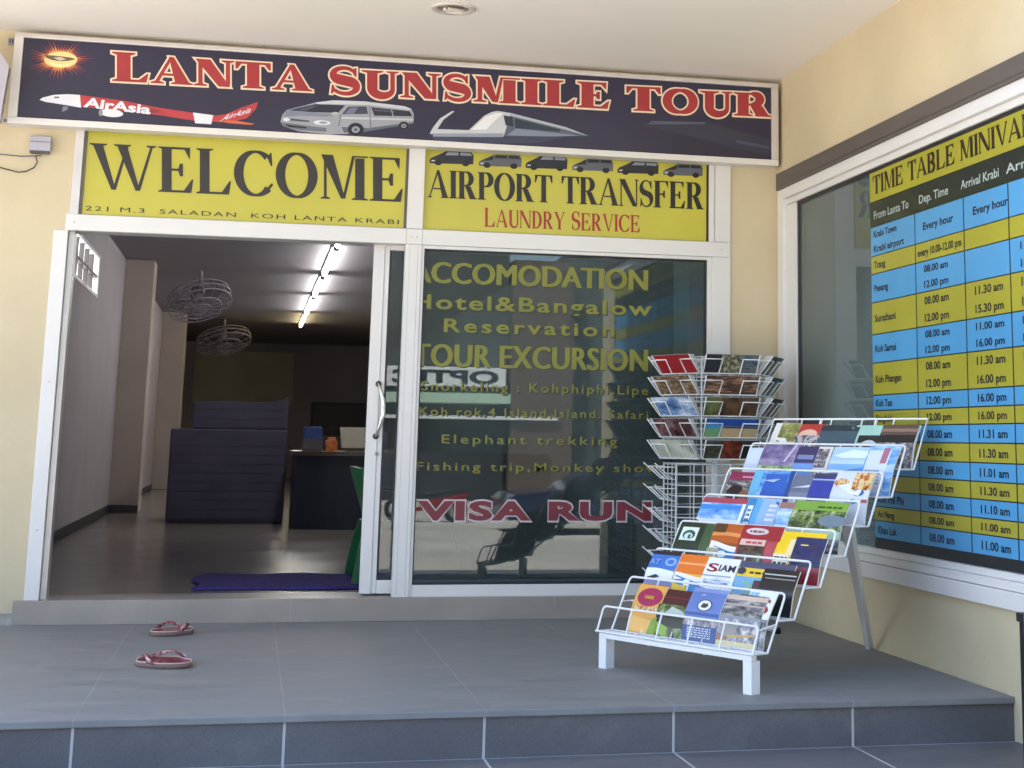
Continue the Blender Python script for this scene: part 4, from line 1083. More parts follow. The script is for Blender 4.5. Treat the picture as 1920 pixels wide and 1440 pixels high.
# ---- brochures
PAPER = paint('paper_edge', (.78, .77, .74), .6, .04, 20)
def surf(a, b, u0, u1, i, H, off, bow, tilt):
    """point on a leaflet: a across, b up, leaning on panel i+1"""
    (v1, z1), (v0, z0) = Ft(i + 1), Bt(i + 1)
    L = math.hypot(v1 - v0, z1 - z0); ev, ez = (v1 - v0) / L, (z1 - z0) / L
    s_ = b * H
    d = off + bow * math.sin(math.pi * min(1, b * .95)) - .02 * max(0, 1 - b * 2)
    u = u0 + (u1 - u0) * a + tilt * b * H
    return rp(u, v0 + ev * s_ - ez * d, z0 + .004 + ez * s_ + ev * d)
def brochure(i, u0, u1, H, off, art, label, name='brochure', cat='brochure', th=.006, bow=.006, tilt=0.0, bg='#d8d8d4'):
    u0, u1 = max(.012, min(u0, 1) * .955), u1 * .955
    H *= .885 * random.uniform(.965, 1.03); tilt += random.uniform(-.035, .03); off += random.uniform(0, .003); bow += random.uniform(-.002, .006)
    sp_ = lambda a, b, o: surf(a, b, u0, u1, i, H, off + o, bow, tilt)
    g = MB()
    n = 8
    fr = [[sp_(k / 2, j / n, th) for k in range(3)] for j in range(n + 1)]
    bk_ = [[sp_(k / 2, j / n, 0) for k in range(3)] for j in range(n + 1)]
    bgm = bg if not isinstance(bg, str) else ink(bg, .3)
    g.grid(fr, bgm); g.grid([r[::-1] for r in bk_], PAPER)
    for e in ([r[0] for r in fr], [r[0] for r in bk_]), ([r[-1] for r in bk_], [r[-1] for r in fr]), (bk_[0], fr[0]), (fr[-1], bk_[-1]): g.grid(list(e), PAPER, False)
    lay = 0
    for sh in art:
        lay += 1; o = th + .0005 * lay
        mt = sh[-1] if not isinstance(sh[-1], str) else ink(sh[-1], .3)
        if sh[0] == 'r':
            a0, b0_, a1, b1_ = sh[1:5]; m_ = max(1, int(abs(b1_ - b0_) * n + .5))
            g.grid([[sp_(a0 + (a1 - a0) * k / 2, b0_ + (b1_ - b0_) * j / m_, o) for k in range(3)] for j in range(m_ + 1)], mt)
        elif sh[0] == 'e':
            ac, bc, ra, rb = sh[1:5]
            ring = lambda s_: [sp_(ac + ra * s_ * math.cos(2 * math.pi * k / 20), bc + rb * s_ * math.sin(2 * math.pi * k / 20), o) for k in range(20)]
            g.grid([ring(.02), ring(.5), ring(1)], mt, True, True)
        elif sh[0] == 'p':
            g.face([sp_(a, b, o + .0012) for a, b in sh[1]], mt)
        elif sh[0] == 'w':                                     # a wavy band: list of (a, b low, b high)
            g.grid([[sp_(a, b0_, o) for a, b0_, b1_ in sh[1]], [sp_(a, (b0_ + b1_) / 2, o) for a, b0_, b1_ in sh[1]], [sp_(a, b1_, o) for a, b0_, b1_ in sh[1]]], mt)
        elif sh[0] == 'l':                                     # rows of tiny print
            a0, b0_, a1, b1_, nr = sh[1:6]
            for k in range(nr):
                bb = b0_ + (b1_ - b0_) * (k + .2) / nr; x = a0
                while x < a1 - .02:
                    ww = min(random.uniform(.04, .14), a1 - x)
                    g.face([sp_(x, bb, o), sp_(x + ww, bb, o), sp_(x + ww, bb + (b1_ - b0_) / nr * .5, o), sp_(x, bb + (b1_ - b0_) / nr * .5, o)], mt); x += ww + .025
        elif sh[0] == 't':                                     # a word
            txt, a0, b0_, a1, b1_ = sh[1:6]
            sans_text(g, txt, [sp_(a0, b0_, o), sp_(a1, b0_, o), sp_(a1, b1_, o), sp_(a0, b1_, o)], mt, .001, .02)
    return tag(g.build(name), label, cat, 'brochures in the wire rack')
def wave(a0, a1, lo, hi, amp, ph, n=10):
    return ('w', [(a0 + (a1 - a0) * k / n, lo + amp * math.sin(ph + 3.5 * k / n), hi + amp * math.sin(ph + .6 + 3.2 * k / n)) for k in range(n + 1)])
sea = photo(['#1c4f9e', '#3f86d0', '#a9cbe8'], 6, (1, 1, 4)); jungle = photo(['#141a10', '#2f4220', '#6d8446', '#b9bda0'], 22); rock = photo(['#3a322c', '#7a6a58', '#b5a896'], 16)
crowd = photo(['#20202a', '#6a6470', '#c8c4c4', '#8a4a3a'], 40); sand = photo(['#a98c62', '#cdb48a', '#e4d4b4'], 8); skyb = photo(['#3a78c8', '#79aee4', '#d6e6f6'], 5, (1, 1, 3)); dusk = photo(['#4a3f66', '#7d719c', '#b0a4be'], 6, (1, 1, 3))
food = photo(['#6a3a1e', '#c07a3c', '#e6cfa0', '#7a9a3c'], 34); greyp = photo(['#2c2c30', '#66666a', '#b6b4b0'], 18, (1, 1, 3)); green = photo(['#3d6a2c', '#86ad5a', '#c4d8a4'], 18); city = photo(['#3c3a46', '#8e8790', '#d8d2ce'], 36); brown = photo(['#1e1512', '#4d3428', '#86654c'], 20)
# pocket 0
brochure(0, .10, .30, .252, .004, [('r', 0, .32, 1, 1, '#dfa34c'), ('e', .52, .74, .44, .2, '#a02254'), ('r', .34, .7, .66, .77, '#b8862e'), ('r', .1, .42, .95, .53, food), wave(.0, 1, .0, .3, .03, 1) + ('#e6b25c',), ('p', [(.7, 0), (1, 0), (1, .35), (.82, .30)], '#7f9c36')], 'orange brochure with a magenta oval, leftmost in the bottom pocket', bg='#d99a44', tilt=.03)
brochure(0, .29, .51, .246, .003, [('r', 0, .66, 1, 1, '#4a1a20'), ('r', 0, .8, 1, .83, '#6e2c30'), ('r', 0, .42, 1, .66, jungle), ('p', [(.2, .42), (.45, .62), (.75, .56), (1, .44)], '#b9c0b8'), wave(0, 1, .0, .26, .08, 2) + ('#86a838',), ('r', .4, 0, 1, .2, jungle)], 'maroon topped landscape brochure between orange and blue in the bottom pocket', bg='#23241a', tilt=.03)
brochure(0, .49, .715, .268, .010, [('r', 0, .3, 1, 1, '#5f78b4'), ('r', 0, .92, 1, 1, '#7d8ec0'), ('e', .5, .66, .21, .115, '#14161c'), ('e', .5, .66, .185, .1, '#e4e4e2'), ('p', [(.40, .63), (.46, .71), (.52, .69), (.58, .71), (.61, .65), (.55, .61), (.46, .61)], '#3a3a3e'), ('p', [(.3, .86), (.42, .875), (.44, .86), (.34, .85)], '#d6dcea'), ('r', 0, .27, 1, .4, city), ('l', .15, .06, .85, .25, 5, '#c9d2e6')], 'blue brochure with a white round emblem in the bottom pocket', bg='#34508e', tilt=.03)
brochure(0, .70, .965, .258, .004, [('r', 0, .5, 1, 1, greyp), ('r', 0, .88, 1, .97, '#cdb6a6'), ('r', 0, .76, 1, .8, '#b09c94'), ('r', 0, .5, 1, .56, '#8b8e92'), ('r', 0, 0, 1, .5, city), ('e', .3, .3, .2, .14, '#8f8a84'), ('p', [(.3, .2), (.95, .26), (.95, .22), (.3, .16)], '#c69a4a'), ('r', 0, 0, 1, .1, '#cfc092'), ('p', [(0, .12), (.3, .1), (.28, .17), (0, .2)], '#a46a40')], 'grey photo brochure with pink and beige stripes in the bottom pocket', tilt=.03)
brochure(0, .83, 1.0, .292, -.004, [('t', 'S', .5, .60, .9, .86, '#a01c2c'), ('r', .05, .6, .35, .95, skyb), ('r', 0, 0, 1, .5, greyp)], 'white leaflet with a red letter S standing behind the grey photo brochure', bg='#dfe2e6', tilt=.02)
# pocket 1
brochure(1, .015, .215, .262, .006, [('r', 0, .62, 1, .92, '#3f74c4'), ('e', .75, .78, .2, .09, '#8fb2e6'), ('e', .75, .78, .12, .05, '#3f74c4'), ('r', 0, .92, 1, 1, '#2a2430'), wave(0, 1, .38, .6, .03, 0) + ('#e6ebf2',), ('p', [(.05, .42), (.4, .5), (.55, .46), (.3, .41)], '#1a1c24'), ('r', 0, .0, 1, .3, '#cf6a2c'), ('t', 'AT', .02, .7, .4, .82, '#86aade')], 'blue and white surf brochure, leftmost in the second pocket from below', bg='#7a86b0', tilt=.03)
brochure(1, .205, .42, .26, .004, [('r', 0, .6, 1, 1, '#e2762a'), ('r', 0, .78, 1, .83, '#f0a466'), wave(0, 1, .34, .58, .04, 1) + ('#efe7d4',), wave(.1, 1, .28, .5, .05, 1.4) + ('#2f7fc0',), ('e', .5, .42, .12, .06, '#eef2f4'), wave(0, .5, .2, .4, .04, 2) + ('#f0c83a',), ('r', .1, 0, .9, .18, sea)], 'orange brochure with a blue wave and white seabird shapes', bg='#e8a83c', tilt=.03)
brochure(1, .41, .625, .268, .008, [('t', 'S', .08, .70, .42, .88, '#8f1f2c'), ('t', 'IAM', .45, .72, .95, .86, '#2c2c3a'), ('r', .0, .60, .9, .63, '#9aa4b8'), ('p', [(.05, .5), (.5, .58), (.98, .52), (.6, .46), (.3, .47)], '#c8d2e4'), ('l', .1, .4, .9, .55, 3, '#6a7490'), wave(0, 1, .1, .36, .04, 2) + ('#3f78c8',), ('r', 0, 0, 1, .12, '#e8cb3a')], 'white leaflet headed with a dark red S in the second pocket', bg='#e6e8ee', tilt=.03)
brochure(1, .61, .97, .268, .003, [('r', 0, .86, 1, 1, '#474a66'), ('r', 0, .68, 1, .86, '#e3bf34'), ('l', .25, .73, .96, .82, 1, '#2c2414'), ('e', .1, .79, .08, .07, '#2c3a44'), ('r', 0, 0, 1, .68, '#6fa4c8'), ('p', [(.02, .25), (.2, .6), (.38, .5), (.34, .2), (.15, .1)], '#8fb48a'), ('r', .38, .42, .95, .62, '#4a2824'), ('p', [(.3, .1), (.5, .3), (.42, .02)], '#c4d8e4')], 'wide map brochure with a yellow title strip in the second pocket', tilt=.03, bg='#6fa4c8')
brochure(1, .80, 1.02, .22, .012, [('r', 0, .55, 1, 1, '#131318'), ('r', .05, .86, .95, .89, '#b8b8b8'), ('r', .1, .77, .95, .795, '#8c8c8c'), ('r', 0, .0, 1, .5, '#242428')], 'black booklet with silver lines at the right end of the second pocket', bg='#18181c', tilt=.03)
# pocket 2
brochure(2, .02, .285, .272, .004, [('r', .7, 0, 1, 1, '#3f5a3c'), ('r', .1, .62, .55, .9, '#dcebe6'), ('e', .33, .74, .17, .1, '#2f5a52'), ('e', .33, .71, .11, .07, '#cfe2dc'), ('e', .36, .7, .04, .05, '#2f5a52')], 'dark green brochure with a white stamp near its corner', bg='#1f3222', tilt=.03)
brochure(2, .265, .475, .275, .006, [('r', 0, .62, 1, 1, '#b85a22'), wave(0, 1, .74, .82, .02, 0) + ('#dd9152',), ('r', 0, .82, .4, 1, '#5a3a22'), wave(.05, 1, .36, .6, .05, 1.2) + ('#eee6da',), wave(.2, 1, .22, .5, .05, 1.4) + ('#2671b4',), ('e', .5, .4, .16, .06, '#e4eef4'), ('r', 0, 0, .4, .5, '#a9a68a'), ('r', .4, 0, 1, .2, sea)], 'orange brown brochure with a blue lagoon between green and red', bg='#8a4a22', tilt=.03)
brochure(2, .465, .735, .276, .008, [('e', .38, .88, .28, .07, '#cfc4c8'), ('l', .2, .84, .55, .92, 1, '#8a3038'), ('r', .06, .08, .68, .70, brown), ('r', .06, .6, .68, .72, '#d9b8ae'), ('l', .2, .62, .6, .7, 1, '#b8404a'), ('r', .5, .1, .68, .45, jungle), ('r', .72, .1, .96, .7, '#b04650')], 'red brochure with a brown rock photo in the third pocket', bg='#9c222e', tilt=.03)
brochure(2, .72, 1.0, .272, .005, [('r', 0, .4, 1, 1, '#efc820'), ('p', [(.25, .5), (.28, .84), (.5, .84), (.48, .5)], '#ecd9a4'), ('r', 0, .28, .35, .52, '#f1e6c8'), ('l', .03, .3, .33, .5, 2, '#3a2c22'), ('r', .5, .28, 1, .42, '#c9622a'), ('r', .5, .36, .62, .44, '#f3ead8'), ('t', 'HOTEL', .76, .66, .96, .76, '#4a3a22'), ('r', .55, .72, .72, .86, '#f6dc4c'), wave(0, 1, .05, .24, .04, 1) + ('#e6cba8',)], 'yellow brochure with a pale house picture in the third pocket', bg='#eaba50', tilt=.03)
brochure(2, .84, 1.03, .235, .013, [('r', 0, 0, 1, .35, '#8a3038'), ('p', [(0, .35), (.5, .5), (1, .4), (1, 1), (0, 1)], '#20285c')], 'navy leaflet leaning in front of the yellow brochure at the rack end', bg='#1c2250', tilt=.03)
# pocket 3
brochure(3, .0, .335, .272, .005, [('r', 0, .88, 1, 1, '#a8445a'), ('r', 0, .5, 1, .88, skyb), ('r', 0, .74, 1, .84, '#3f8bd8'), ('r', 0, .3, 1, .52, '#e2e9f2'), ('p', [(0, 0), (0, .5), (.6, .22), (.9, .0)], '#5a4c58'), ('e', .75, .2, .25, .1, '#8a8686'), ('r', .93, 0, 1, .88, '#e9eef4')], 'beach brochure with blue sky and a red top edge, leftmost in the fourth pocket', bg='#9fc0e6', tilt=.03)
brochure(3, .335, .455, .265, .004, [('r', .1, .1, .4, .85, '#dfeaf2'), ('l', .14, .2, .36, .8, 6, '#41506a'), ('r', .5, 0, .9, 1, '#5ba6dc')], 'narrow light blue leaflet with a white ladder strip', bg='#3f86bc', tilt=.03)
brochure(3, .44, .56, .266, .009, [('p', [(.0, 0), (.35, 1), (.6, 1), (.3, 0)], '#d9a6b8'), ('p', [(.5, 0), (.8, .95), (1, .9), (.8, 0)], '#33478c'), ('l', .5, .5, .95, .9, 4, '#e8e0ee')], 'narrow leaflet with pink and indigo slanted bands', bg='#8fb4da', tilt=.03)
brochure(3, .555, .70, .262, .004, [('r', 0, .86, 1, 1, '#9c7068'), ('r', 0, .5, 1, .86, skyb), ('r', 0, .3, 1, .5, '#dbe6f2'), ('p', [(0, 0), (0, .5), (1, .2), (1, 0)], '#4a4a62')], 'small blue sky leaflet with a brown top, in the middle of the fourth pocket', bg='#6fa0da', tilt=.03)
brochure(3, .66, 1.0, .278, .007, [('r', 0, .78, 1, 1, '#7aa240'), ('l', .45, .84, .9, .92, 1, '#2c421c'), ('r', 0, .4, 1, .8, jungle), ('e', .8, .6, .26, .12, '#6d7f8c'), ('r', 0, .26, 1, .4, '#b4cfae'), ('r', 0, 0, 1, .26, greyp)], 'wide green landscape brochure at the right of the fourth pocket', bg='#6f8f5a', tilt=.03)
# pocket 4
brochure(4, .04, .235, .265, .006, [('r', 0, .8, 1, 1, '#8a2a50'), ('l', .5, .85, .95, .92, 1, '#e0b0c0'), ('r', 0, .3, 1, .8, greyp), ('e', .4, .5, .3, .2, '#241a22'), ('e', .75, .42, .2, .16, '#8a5636'), ('r', 0, 0, 1, .25, '#2a1e28')], 'maroon topped portrait leaflet, leftmost in the fifth pocket', bg='#4a3a46', tilt=.03)
brochure(4, .22, .50, .278, .009, [('r', 0, 0, 1, 1, sea), ('r', 0, 0, .22, 1, '#68b0d8'), ('p', [(.3, .45), (.34, .92), (.86, .92), (.9, .45)], '#2c5fb8'), ('p', [(.3, .78), (.7, .82), (.55, .74)], '#a9c0d0'), wave(.2, 1, .28, .4, .03, 1) + ('#9fcbe8',), ('r', .9, 0, 1, 1, '#1f4a8e')], 'bright blue sea brochure in the fifth pocket', bg='#2a62b4', tilt=.03)
brochure(4, .49, .64, .262, .004, [('r', 0, .6, 1, 1, '#6a7088'), ('p', [(.1, .7), (.9, .78), (.85, .72)], '#d8dce6'), ('r', .1, .1, .9, .5, '#c4cad6'), ('p', [(.1, .2), (.5, .45), (.9, .25), (.9, .1), (.1, .1)], '#8a93a8')], 'slate grey leaflet between two blue ones in the fifth pocket', bg='#7f879c', tilt=.03)
brochure(4, .625, .83, .268, .006, [('r', 0, .9, 1, 1, '#3c3c5c'), ('r', .0, .84, 1, .87, '#aab2d4'), ('r', 0, 0, 1, .84, '#2f3f9c')], 'plain deep blue leaflet with a thin pale line in the fifth pocket', bg='#2c3a92', tilt=.03)
brochure(4, .78, 1.02, .275, .010, [('e', .2, .76, .2, .09, food), ('p', [(.1, .7), (.5, .55), (.75, .5), (.8, .6), (.5, .75)], '#dfe8ea'), ('e', .5, .63, .16, .06, '#6f9a44'), ('e', .72, .57, .15, .07, '#3c5c9c'), ('r', .5, .62, 1, .98, food), ('p', [(.4, .38), (.62, .44), (.8, .4), (.6, .34)], '#4a78b8'), ('r', .85, .38, 1, .44, '#a83a44')], 'pale menu brochure with food pictures in the fifth pocket', bg='#cfd8e4', tilt=.03)
# pocket 5
brochure(5, -.01, .12, .26, .006, [('l', .1, .1, .9, .35, 4, '#4a5a78'), ('r', .1, .6, .9, .95, '#c9d8ee')], 'pale bluish white leaflet, leftmost in the second pocket from the top', bg='#c2cfe4', tilt=.02)
brochure(5, .11, .385, .272, .004, [('r', 0, .5, 1, 1, dusk), ('r', 0, .3, 1, .52, green), ('r', .3, .34, .6, .42, '#dfe6dc'), ('r', 0, .1, 1, .24, '#8fb77e'), ('p', [(.7, .6), (.86, 1), (.8, 1), (.64, .6)], '#c4bcd0')], 'brochure with a violet sky over green fields below the top pocket', bg='#a9b8a4', tilt=.03)
brochure(5, .37, .51, .262, .008, [('r', 0, .62, 1, 1, '#3a3560'), ('r', .1, .7, .9, .8, '#7c86b0'), ('r', 0, .2, 1, .6, '#6f9ad6'), ('r', .1, 0, .8, .2, '#2c3c84')], 'small indigo and light blue leaflet below the top pocket', bg='#5a7cc0', tilt=.03)
brochure(5, .485, .60, .275, .005, [('r', .08, .05, .85, .95, city), ('l', .1, .5, .8, .9, 4, '#5a5a60')], 'narrow white leaflet with grey house pictures below the top pocket', bg='#d6d4cc', tilt=.03)
brochure(5, .60, .86, .272, .006, [('r', 0, .7, 1, 1, '#a9c8e6'), ('p', [(.06, .8), (.5, .94), (.95, .9), (.9, .76), (.3, .74)], '#d6e6f4'), ('r', 0, .5, 1, .62, '#7eb0e0'), ('p', [(0, .4), (.9, .56), (1, .46), (.4, .38)], '#5a8cc4'), ('r', 0, .0, 1, .36, '#c8d6e2'), ('r', .1, .12, .6, .22, '#8792a6')], 'pale blue sea brochure with faint boats below the top pocket', bg='#bcd4ea', tilt=.03)
brochure(5, .835, 1.03, .275, .009, [('r', 0, 0, 1, 1, skyb), ('r', .05, .1, .75, .9, '#cdd6e6'), ('r', .5, .62, .7, .95, '#a56a80'), ('l', .1, .2, .6, .5, 5, '#7d8cb0')], 'white and sky blue folded leaflet at the right end below the top pocket', bg='#bcd0ee', tilt=.03)
# pocket 6
brochure(6, .05, .235, .25, .005, [('r', .25, .3, 1, 1, photo(['#55562c', '#8c8c54', '#bdb88a'], 20)), ('p', [(.1, .3), (.2, .62), (.6, .6), (.7, .5), (.3, .3)], '#e4e4e0'), ('p', [(.1, .18), (.6, .34), (.7, .28), (.3, .1)], '#3a3a36')], 'white and olive photo brochure, leftmost in the top pocket', bg='#dcdcd6', tilt=.03)
brochure(6, .215, .40, .255, .004, [('r', 0, .72, 1, 1, '#b03a34'), ('e', .45, .72, .35, .14, '#dcb4a4'), ('r', 0, .2, 1, .7, crowd)], 'red topped brochure with a crowd photo in the top pocket', bg='#7a6a6c', tilt=.03)
brochure(6, .385, .645, .245, .006, [('r', 0, .85, 1, 1, '#24343e'), ('p', [(.7, .3), (.8, .95), (.86, .95), (.8, .3)], '#6d8590')], 'plain dark teal brochure in the middle of the top pocket', bg='#3c5664', tilt=.03)
brochure(6, .62, .85, .24, .008, [('r', .16, .2, .86, .74, '#1c2226'), ('e', .5, .42, .26, .2, '#c9cfd0'), ('e', .5, .38, .18, .15, '#2a3034')], 'mint green framed brochure with a dark picture in the top pocket', bg='#9cc8bc', tilt=.03)
brochure(6, .80, 1.03, .25, .003, [('r', 0, .0, 1, .62, city), ('r', 0, .55, 1, .78, '#1c1a1c'), ('r', 0, .82, 1, .9, '#8c6f62'), ('r', 0, .74, 1, .78, '#5c4a44')], 'dark brown picture book at the right end of the top pocket', bg='#59463e', th=.014, tilt=.03)

# ================================================================== POSTCARD STAND
CARDS = paint('stacked_card_edges', (.46, .46, .45), .6, .25, 120, stretch=(1, 1, 8))
PC = Vector((3.935, -.535, 0)); AP, SD = .272, .314
pst = thing('postcard_stand', 'grey wire revolving postcard stand behind the brochure rack', 'rack', tuple(PC))
g = MB(); g.tube([PC + Vector((0, 0, .03)), PC + Vector((0, 0, 1.49))], .022, WIRE2, 12); g.build('pole', pst)
g = MB()
for k in range(4):
    a = math.radians(-50 + 90 * k); e = PC + Vector((math.cos(a), math.sin(a), 0)) * .40
    g.tube([PC + Vector((0, 0, .05)), e + Vector((0, 0, .02))], .014, WIRE2, 8); g.lathe([(0, 0), (.02, 0), (.02, .03), (0, .035)], tuple(e), BLACK, 10)
g.build('foot', pst)
def face_frame(rot, k):
    a = math.radians(-90 + rot + 60 * k); n = Vector((math.cos(a), math.sin(a), 0)); tt_ = Vector((-n.y, n.x, 0))
    return n, tt_
ROT = -2.0
def cage(z0, z1, rot, rows_z, name):
    g = MB()
    cor = []
    for k in range(6):
        n, t_ = face_frame(rot, k); cor.append(PC + n * AP + t_ * (SD / 2))
    for c in cor: g.tube([c + Vector((0, 0, z0)), c + Vector((0, 0, z1))], .0055, WIRE2, 6)
    for k in range(6):
        n, t_ = face_frame(rot, k)
        for f in (-.17, .17): p = PC + n * AP + t_ * (SD * f); g.tube([p + Vector((0, 0, z0)), p + Vector((0, 0, z1))], .003, WIRE2, 5)
    for z in rows_z:
        g.tube([c + Vector((0, 0, z)) for c in cor], .0035, WIRE2, 5, closed=True)
    for z in (z0 + .01, z1 - .01):
        for k in range(0, 6, 2): g.tube([cor[k] + Vector((0, 0, z)), cor[(k + 3) % 6] + Vector((0, 0, z))], .004, WIRE2, 5)
    g.build(name, pst)
cage(.93, 1.492, ROT, [1.49 - .0565 * j for j in range(10)], 'upper_cage')
cage(.22, .905, ROT + 30, [.90 - .0585 * j for j in range(12)], 'lower_cage')
def pocket(rot, k, zt, hh=.098, lean=.075):
    n, t_ = face_frame(rot, k); c = PC + n * (AP + .008)
    w_ = SD * .49
    def p(a, b, o=0.0): return c + t_ * (w_ * a) + n * (lean * b + o) + Vector((0, 0, zt - hh + hh * b))
    g = MB()
    o = .012
    g.tube([p(-1, 1.02, o), p(-1, 0, o), p(1, 0, o), p(1, 1.02, o)], .0036, WIRE, 6)
    g.tube([p(-1, .78, o), p(-.36, .78, o), p(-.42, 0, o)], .0036, WIRE, 6); g.tube([p(1, .78, o), p(.40, .78, o), p(.36, 0, o)], .0036, WIRE, 6)
    for s_ in (-1, 1): g.tube([p(s_, 0, o), c + t_ * (w_ * s_) + Vector((0, 0, zt - hh))], .003, WIRE, 5); g.tube([p(s_, .78, o), c + t_ * (w_ * s_) + Vector((0, 0, zt - hh * .22))], .003, WIRE, 5)
    g.build('pocket', pst)
    return p
cards = {
 0: [('dark postcard with a stone carving photo in the top front pocket', [('#2c2c34', -1, -.42), (photo(['#22221c', '#6a6654', '#aca88c'], 40), -.42, .38), (photo(['#2a3440', '#5c6a74', '#6a604c'], 20, (1, 1, 4)), .38, 1)]),
     ('brown sunset postcard in the second front pocket from the top', [(photo(['#241e24', '#5c4236', '#a8866a'], 10, (1, 1, 5)), -1, 1)]),
     ('olive and brown hillside postcard in the third front pocket from the top', [(photo(['#3c4028', '#76794c'], 30), -1, -.4), (photo(['#2a2018', '#6a5038'], 12), -.4, 1)]),
     ('bright beach postcard with deep blue sky in the front of the stand', 'beach'),
     ('dark postcard with a rust red band in the lowest front pocket', [(photo(['#2c2c26', '#5c5a4c'], 30), -1, -.36), (photo(['#4a1e16', '#8a4028'], 24), -.36, .36), ('#26242a', .36, 1)])],
 5: [('bright red postcard in the top left pocket of the stand', [('#8e1c22', -1, 1)]),
     ('brown terrace postcard in the second left pocket from the top', [(photo(['#33291f', '#6e5844', '#a89478'], 24, (1, 1, 3)), -1, 1)]),
     ('blue mountain postcard in the middle left pocket', [(photo(['#2c4a74', '#6f8fb8', '#d0d8e0'], 7, (1, 1, 3)), -1, 1)]),
     ('dark maroon postcard in the fourth left pocket from the top', [(photo(['#2a1c20', '#5a3436', '#82706a'], 14), -1, 1)]),
     ('pale grey green postcard in the fifth left pocket from the top', [(photo(['#7d8574', '#a4aa98', '#c4c8bc'], 8), -1, 1)])],
 1: [('black and grey postcard in the top right pocket of the stand', [(photo(['#16181a', '#3c4242', '#5c6464'], 18), -1, 1)]),
     ('dark slate postcard in the second right pocket from the top', [(photo(['#161c24', '#2c3844', '#4a5660'], 14), -1, 1)]),
     ('dark plum postcard in the third right pocket from the top', [(photo(['#1c1216', '#38222a', '#54383c'], 12), -1, 1)]),
     ('charcoal postcard half hidden by the brochure rack in the fourth right pocket', [(photo(['#141416', '#303236'], 12), -1, 1)]),
     ('grey postcard low in the fifth right pocket behind the brochure rack', [(photo(['#3a3c40', '#6a6c70'], 12), -1, 1)])]}
for k in range(6):
    for j in range(5):
        p = pocket(ROT, k, 1.497 - .1175 * j)
        if k not in cards:
            g = MB(); P8 = [p(a_, b2, c2) for b2 in (.02, 1.05) for a_, c2 in ((-.97, 0), (.97, 0), (.97, .005), (-.97, .005))]
            g.hexa(P8, ink('#8f9494')); tag(g.build('postcard'), 'grey white back of a postcard in a rear pocket of the revolving stand', 'postcard', 'postcards turned away in the rear pockets')
        else:
            lab, art = cards[k][j]
            g = MB(); a1 = .97; th = .005
            P8 = [p(-a1, .02, -.008), p(a1, .02, -.008), p(a1, .02, th), p(-a1, .02, th), p(-a1, 1.05, -.030), p(a1, 1.05, -.030), p(a1, 1.05, th), p(-a1, 1.05, th)]
            g.hexa(P8, CARDS)
            def R_(a, b0_, c_, b1_, mt, o): g.face([p(a * a1, b0_, th + o), p(c_ * a1, b0_, th + o), p(c_ * a1, b1_, th + o), p(a * a1, b1_, th + o)], mt)
            if art == 'beach':
                R_(-1, .03, 1, 1.03, ink('#c0a67c'), .0006); R_(-1, .62, 1, 1.03, ink('#1d4a96'), .0012); R_(-1, .5, -.3, .72, ink('#3f8fc0'), .0018); R_(-1, .05, -.35, .5, ink('#6d9e6c'), .0018); R_(-.3, .52, 1, .6, ink('#0f2a5c'), .0018)
            else:
                for mt, a, c_ in art: R_(a, .03, c_, 1.03, mt if not isinstance(mt, str) else ink(mt, .35), .0008)
            tag(g.build('postcard'), lab, 'postcard', 'postcards in the revolving stand')
for k in (1, 4):
    for j in range(6): pocket(ROT + 30, k, .90 - .1175 * j, .085, .10)

# ================================================================== SLIPPERS
PINK = photo(['#4a0f1e', '#7d1e30', '#8e3044', '#c9a2a4'], 45); STRAP = photo(['#5a1622', '#9a4250', '#e0cccc'], 60); SOLE = paint('pale_rubber_sole', (.20, .125, .10), .7, .08, 10)
def slipper(p, q_, label, w_=.062):
    p, q_ = Vector((p.x, p.y, 0)), Vector((q_.x, q_.y, 0))                  # heel, toe
    d = (q_ - p); L = d.length; d.normalize(); n = Vector((-d.y, d.x, 0))
    s_ = thing('slipper', label, 'slipper', tuple((p + q_) / 2), 'pair of slippers on the porch')
    def outl(k=24, sc=1.0):
        o = []
        for i in range(k):
            a = 2 * math.pi * i / k; x = .5 - .5 * math.cos(a)
            wd = w_ * (1 + .22 * math.sin(math.pi * (x * 1.25 - .1))) * (1 - .18 * math.exp(-((x - .42) / .14) ** 2))
            o.append((L * (.5 + (x - .5) * sc), wd * math.sin(a) * sc * (1.0 if x < .85 else .9)))
        return o
    g = MB()
    ring = lambda z, sc: [p + d * x + n * y + Vector((0, 0, z)) for x, y in outl(24, sc)]
    g.grid([ring(.001, .96), ring(.006, 1.0), ring(.018, 1.0), ring(.023, .965)], SOLE, True, True); g.face(ring(.001, .96)[::-1], SOLE); g.build('sole', s_)
    g = MB(); rr = [ring(.0232, .962), ring(.0238, .5), ring(.0238, .03)]; g.grid(rr, PINK, True, True); g.build('footbed', s_)
    toe = p + d * (L * .84) + Vector((0, 0, .0245))
    for sg in (-1, 1):
        g = MB(); pts = []
        for k in range(9):
            f = k / 8; x = .84 - .46 * f; y = sg * w_ * (1.02 * math.sin(f * math.pi / 2) ** .8)
            pts.append(p + d * (L * x) + n * y + Vector((0, 0, .027 + .026 * math.sin(math.pi * min(1, f * 1.06)) - (.008 if k == 8 else 0))))
        rows = [[q2 + d * .024 + Vector((0, 0, -.002)), q2 + Vector((0, 0, .006)), q2 - d * .024 + Vector((0, 0, -.002)), q2 + Vector((0, 0, -.004))] for q2 in pts]
        g.grid(rows, STRAP, True, True); g.face(rows[0][::-1], STRAP); g.face(rows[-1], STRAP); g.build('strap', s_)
    g = MB(); g.tube([toe + Vector((0, 0, -.002)), toe + Vector((0, 0, .012))], .007, STRAP, 8); g.build('toe_post', s_)
    g = MB(); g.tube([v + Vector((0, 0, .0012)) for v in ring(.0235, .955)], .0022, ink('#d6c3bd'), 6, closed=True); g.build('rim', s_)
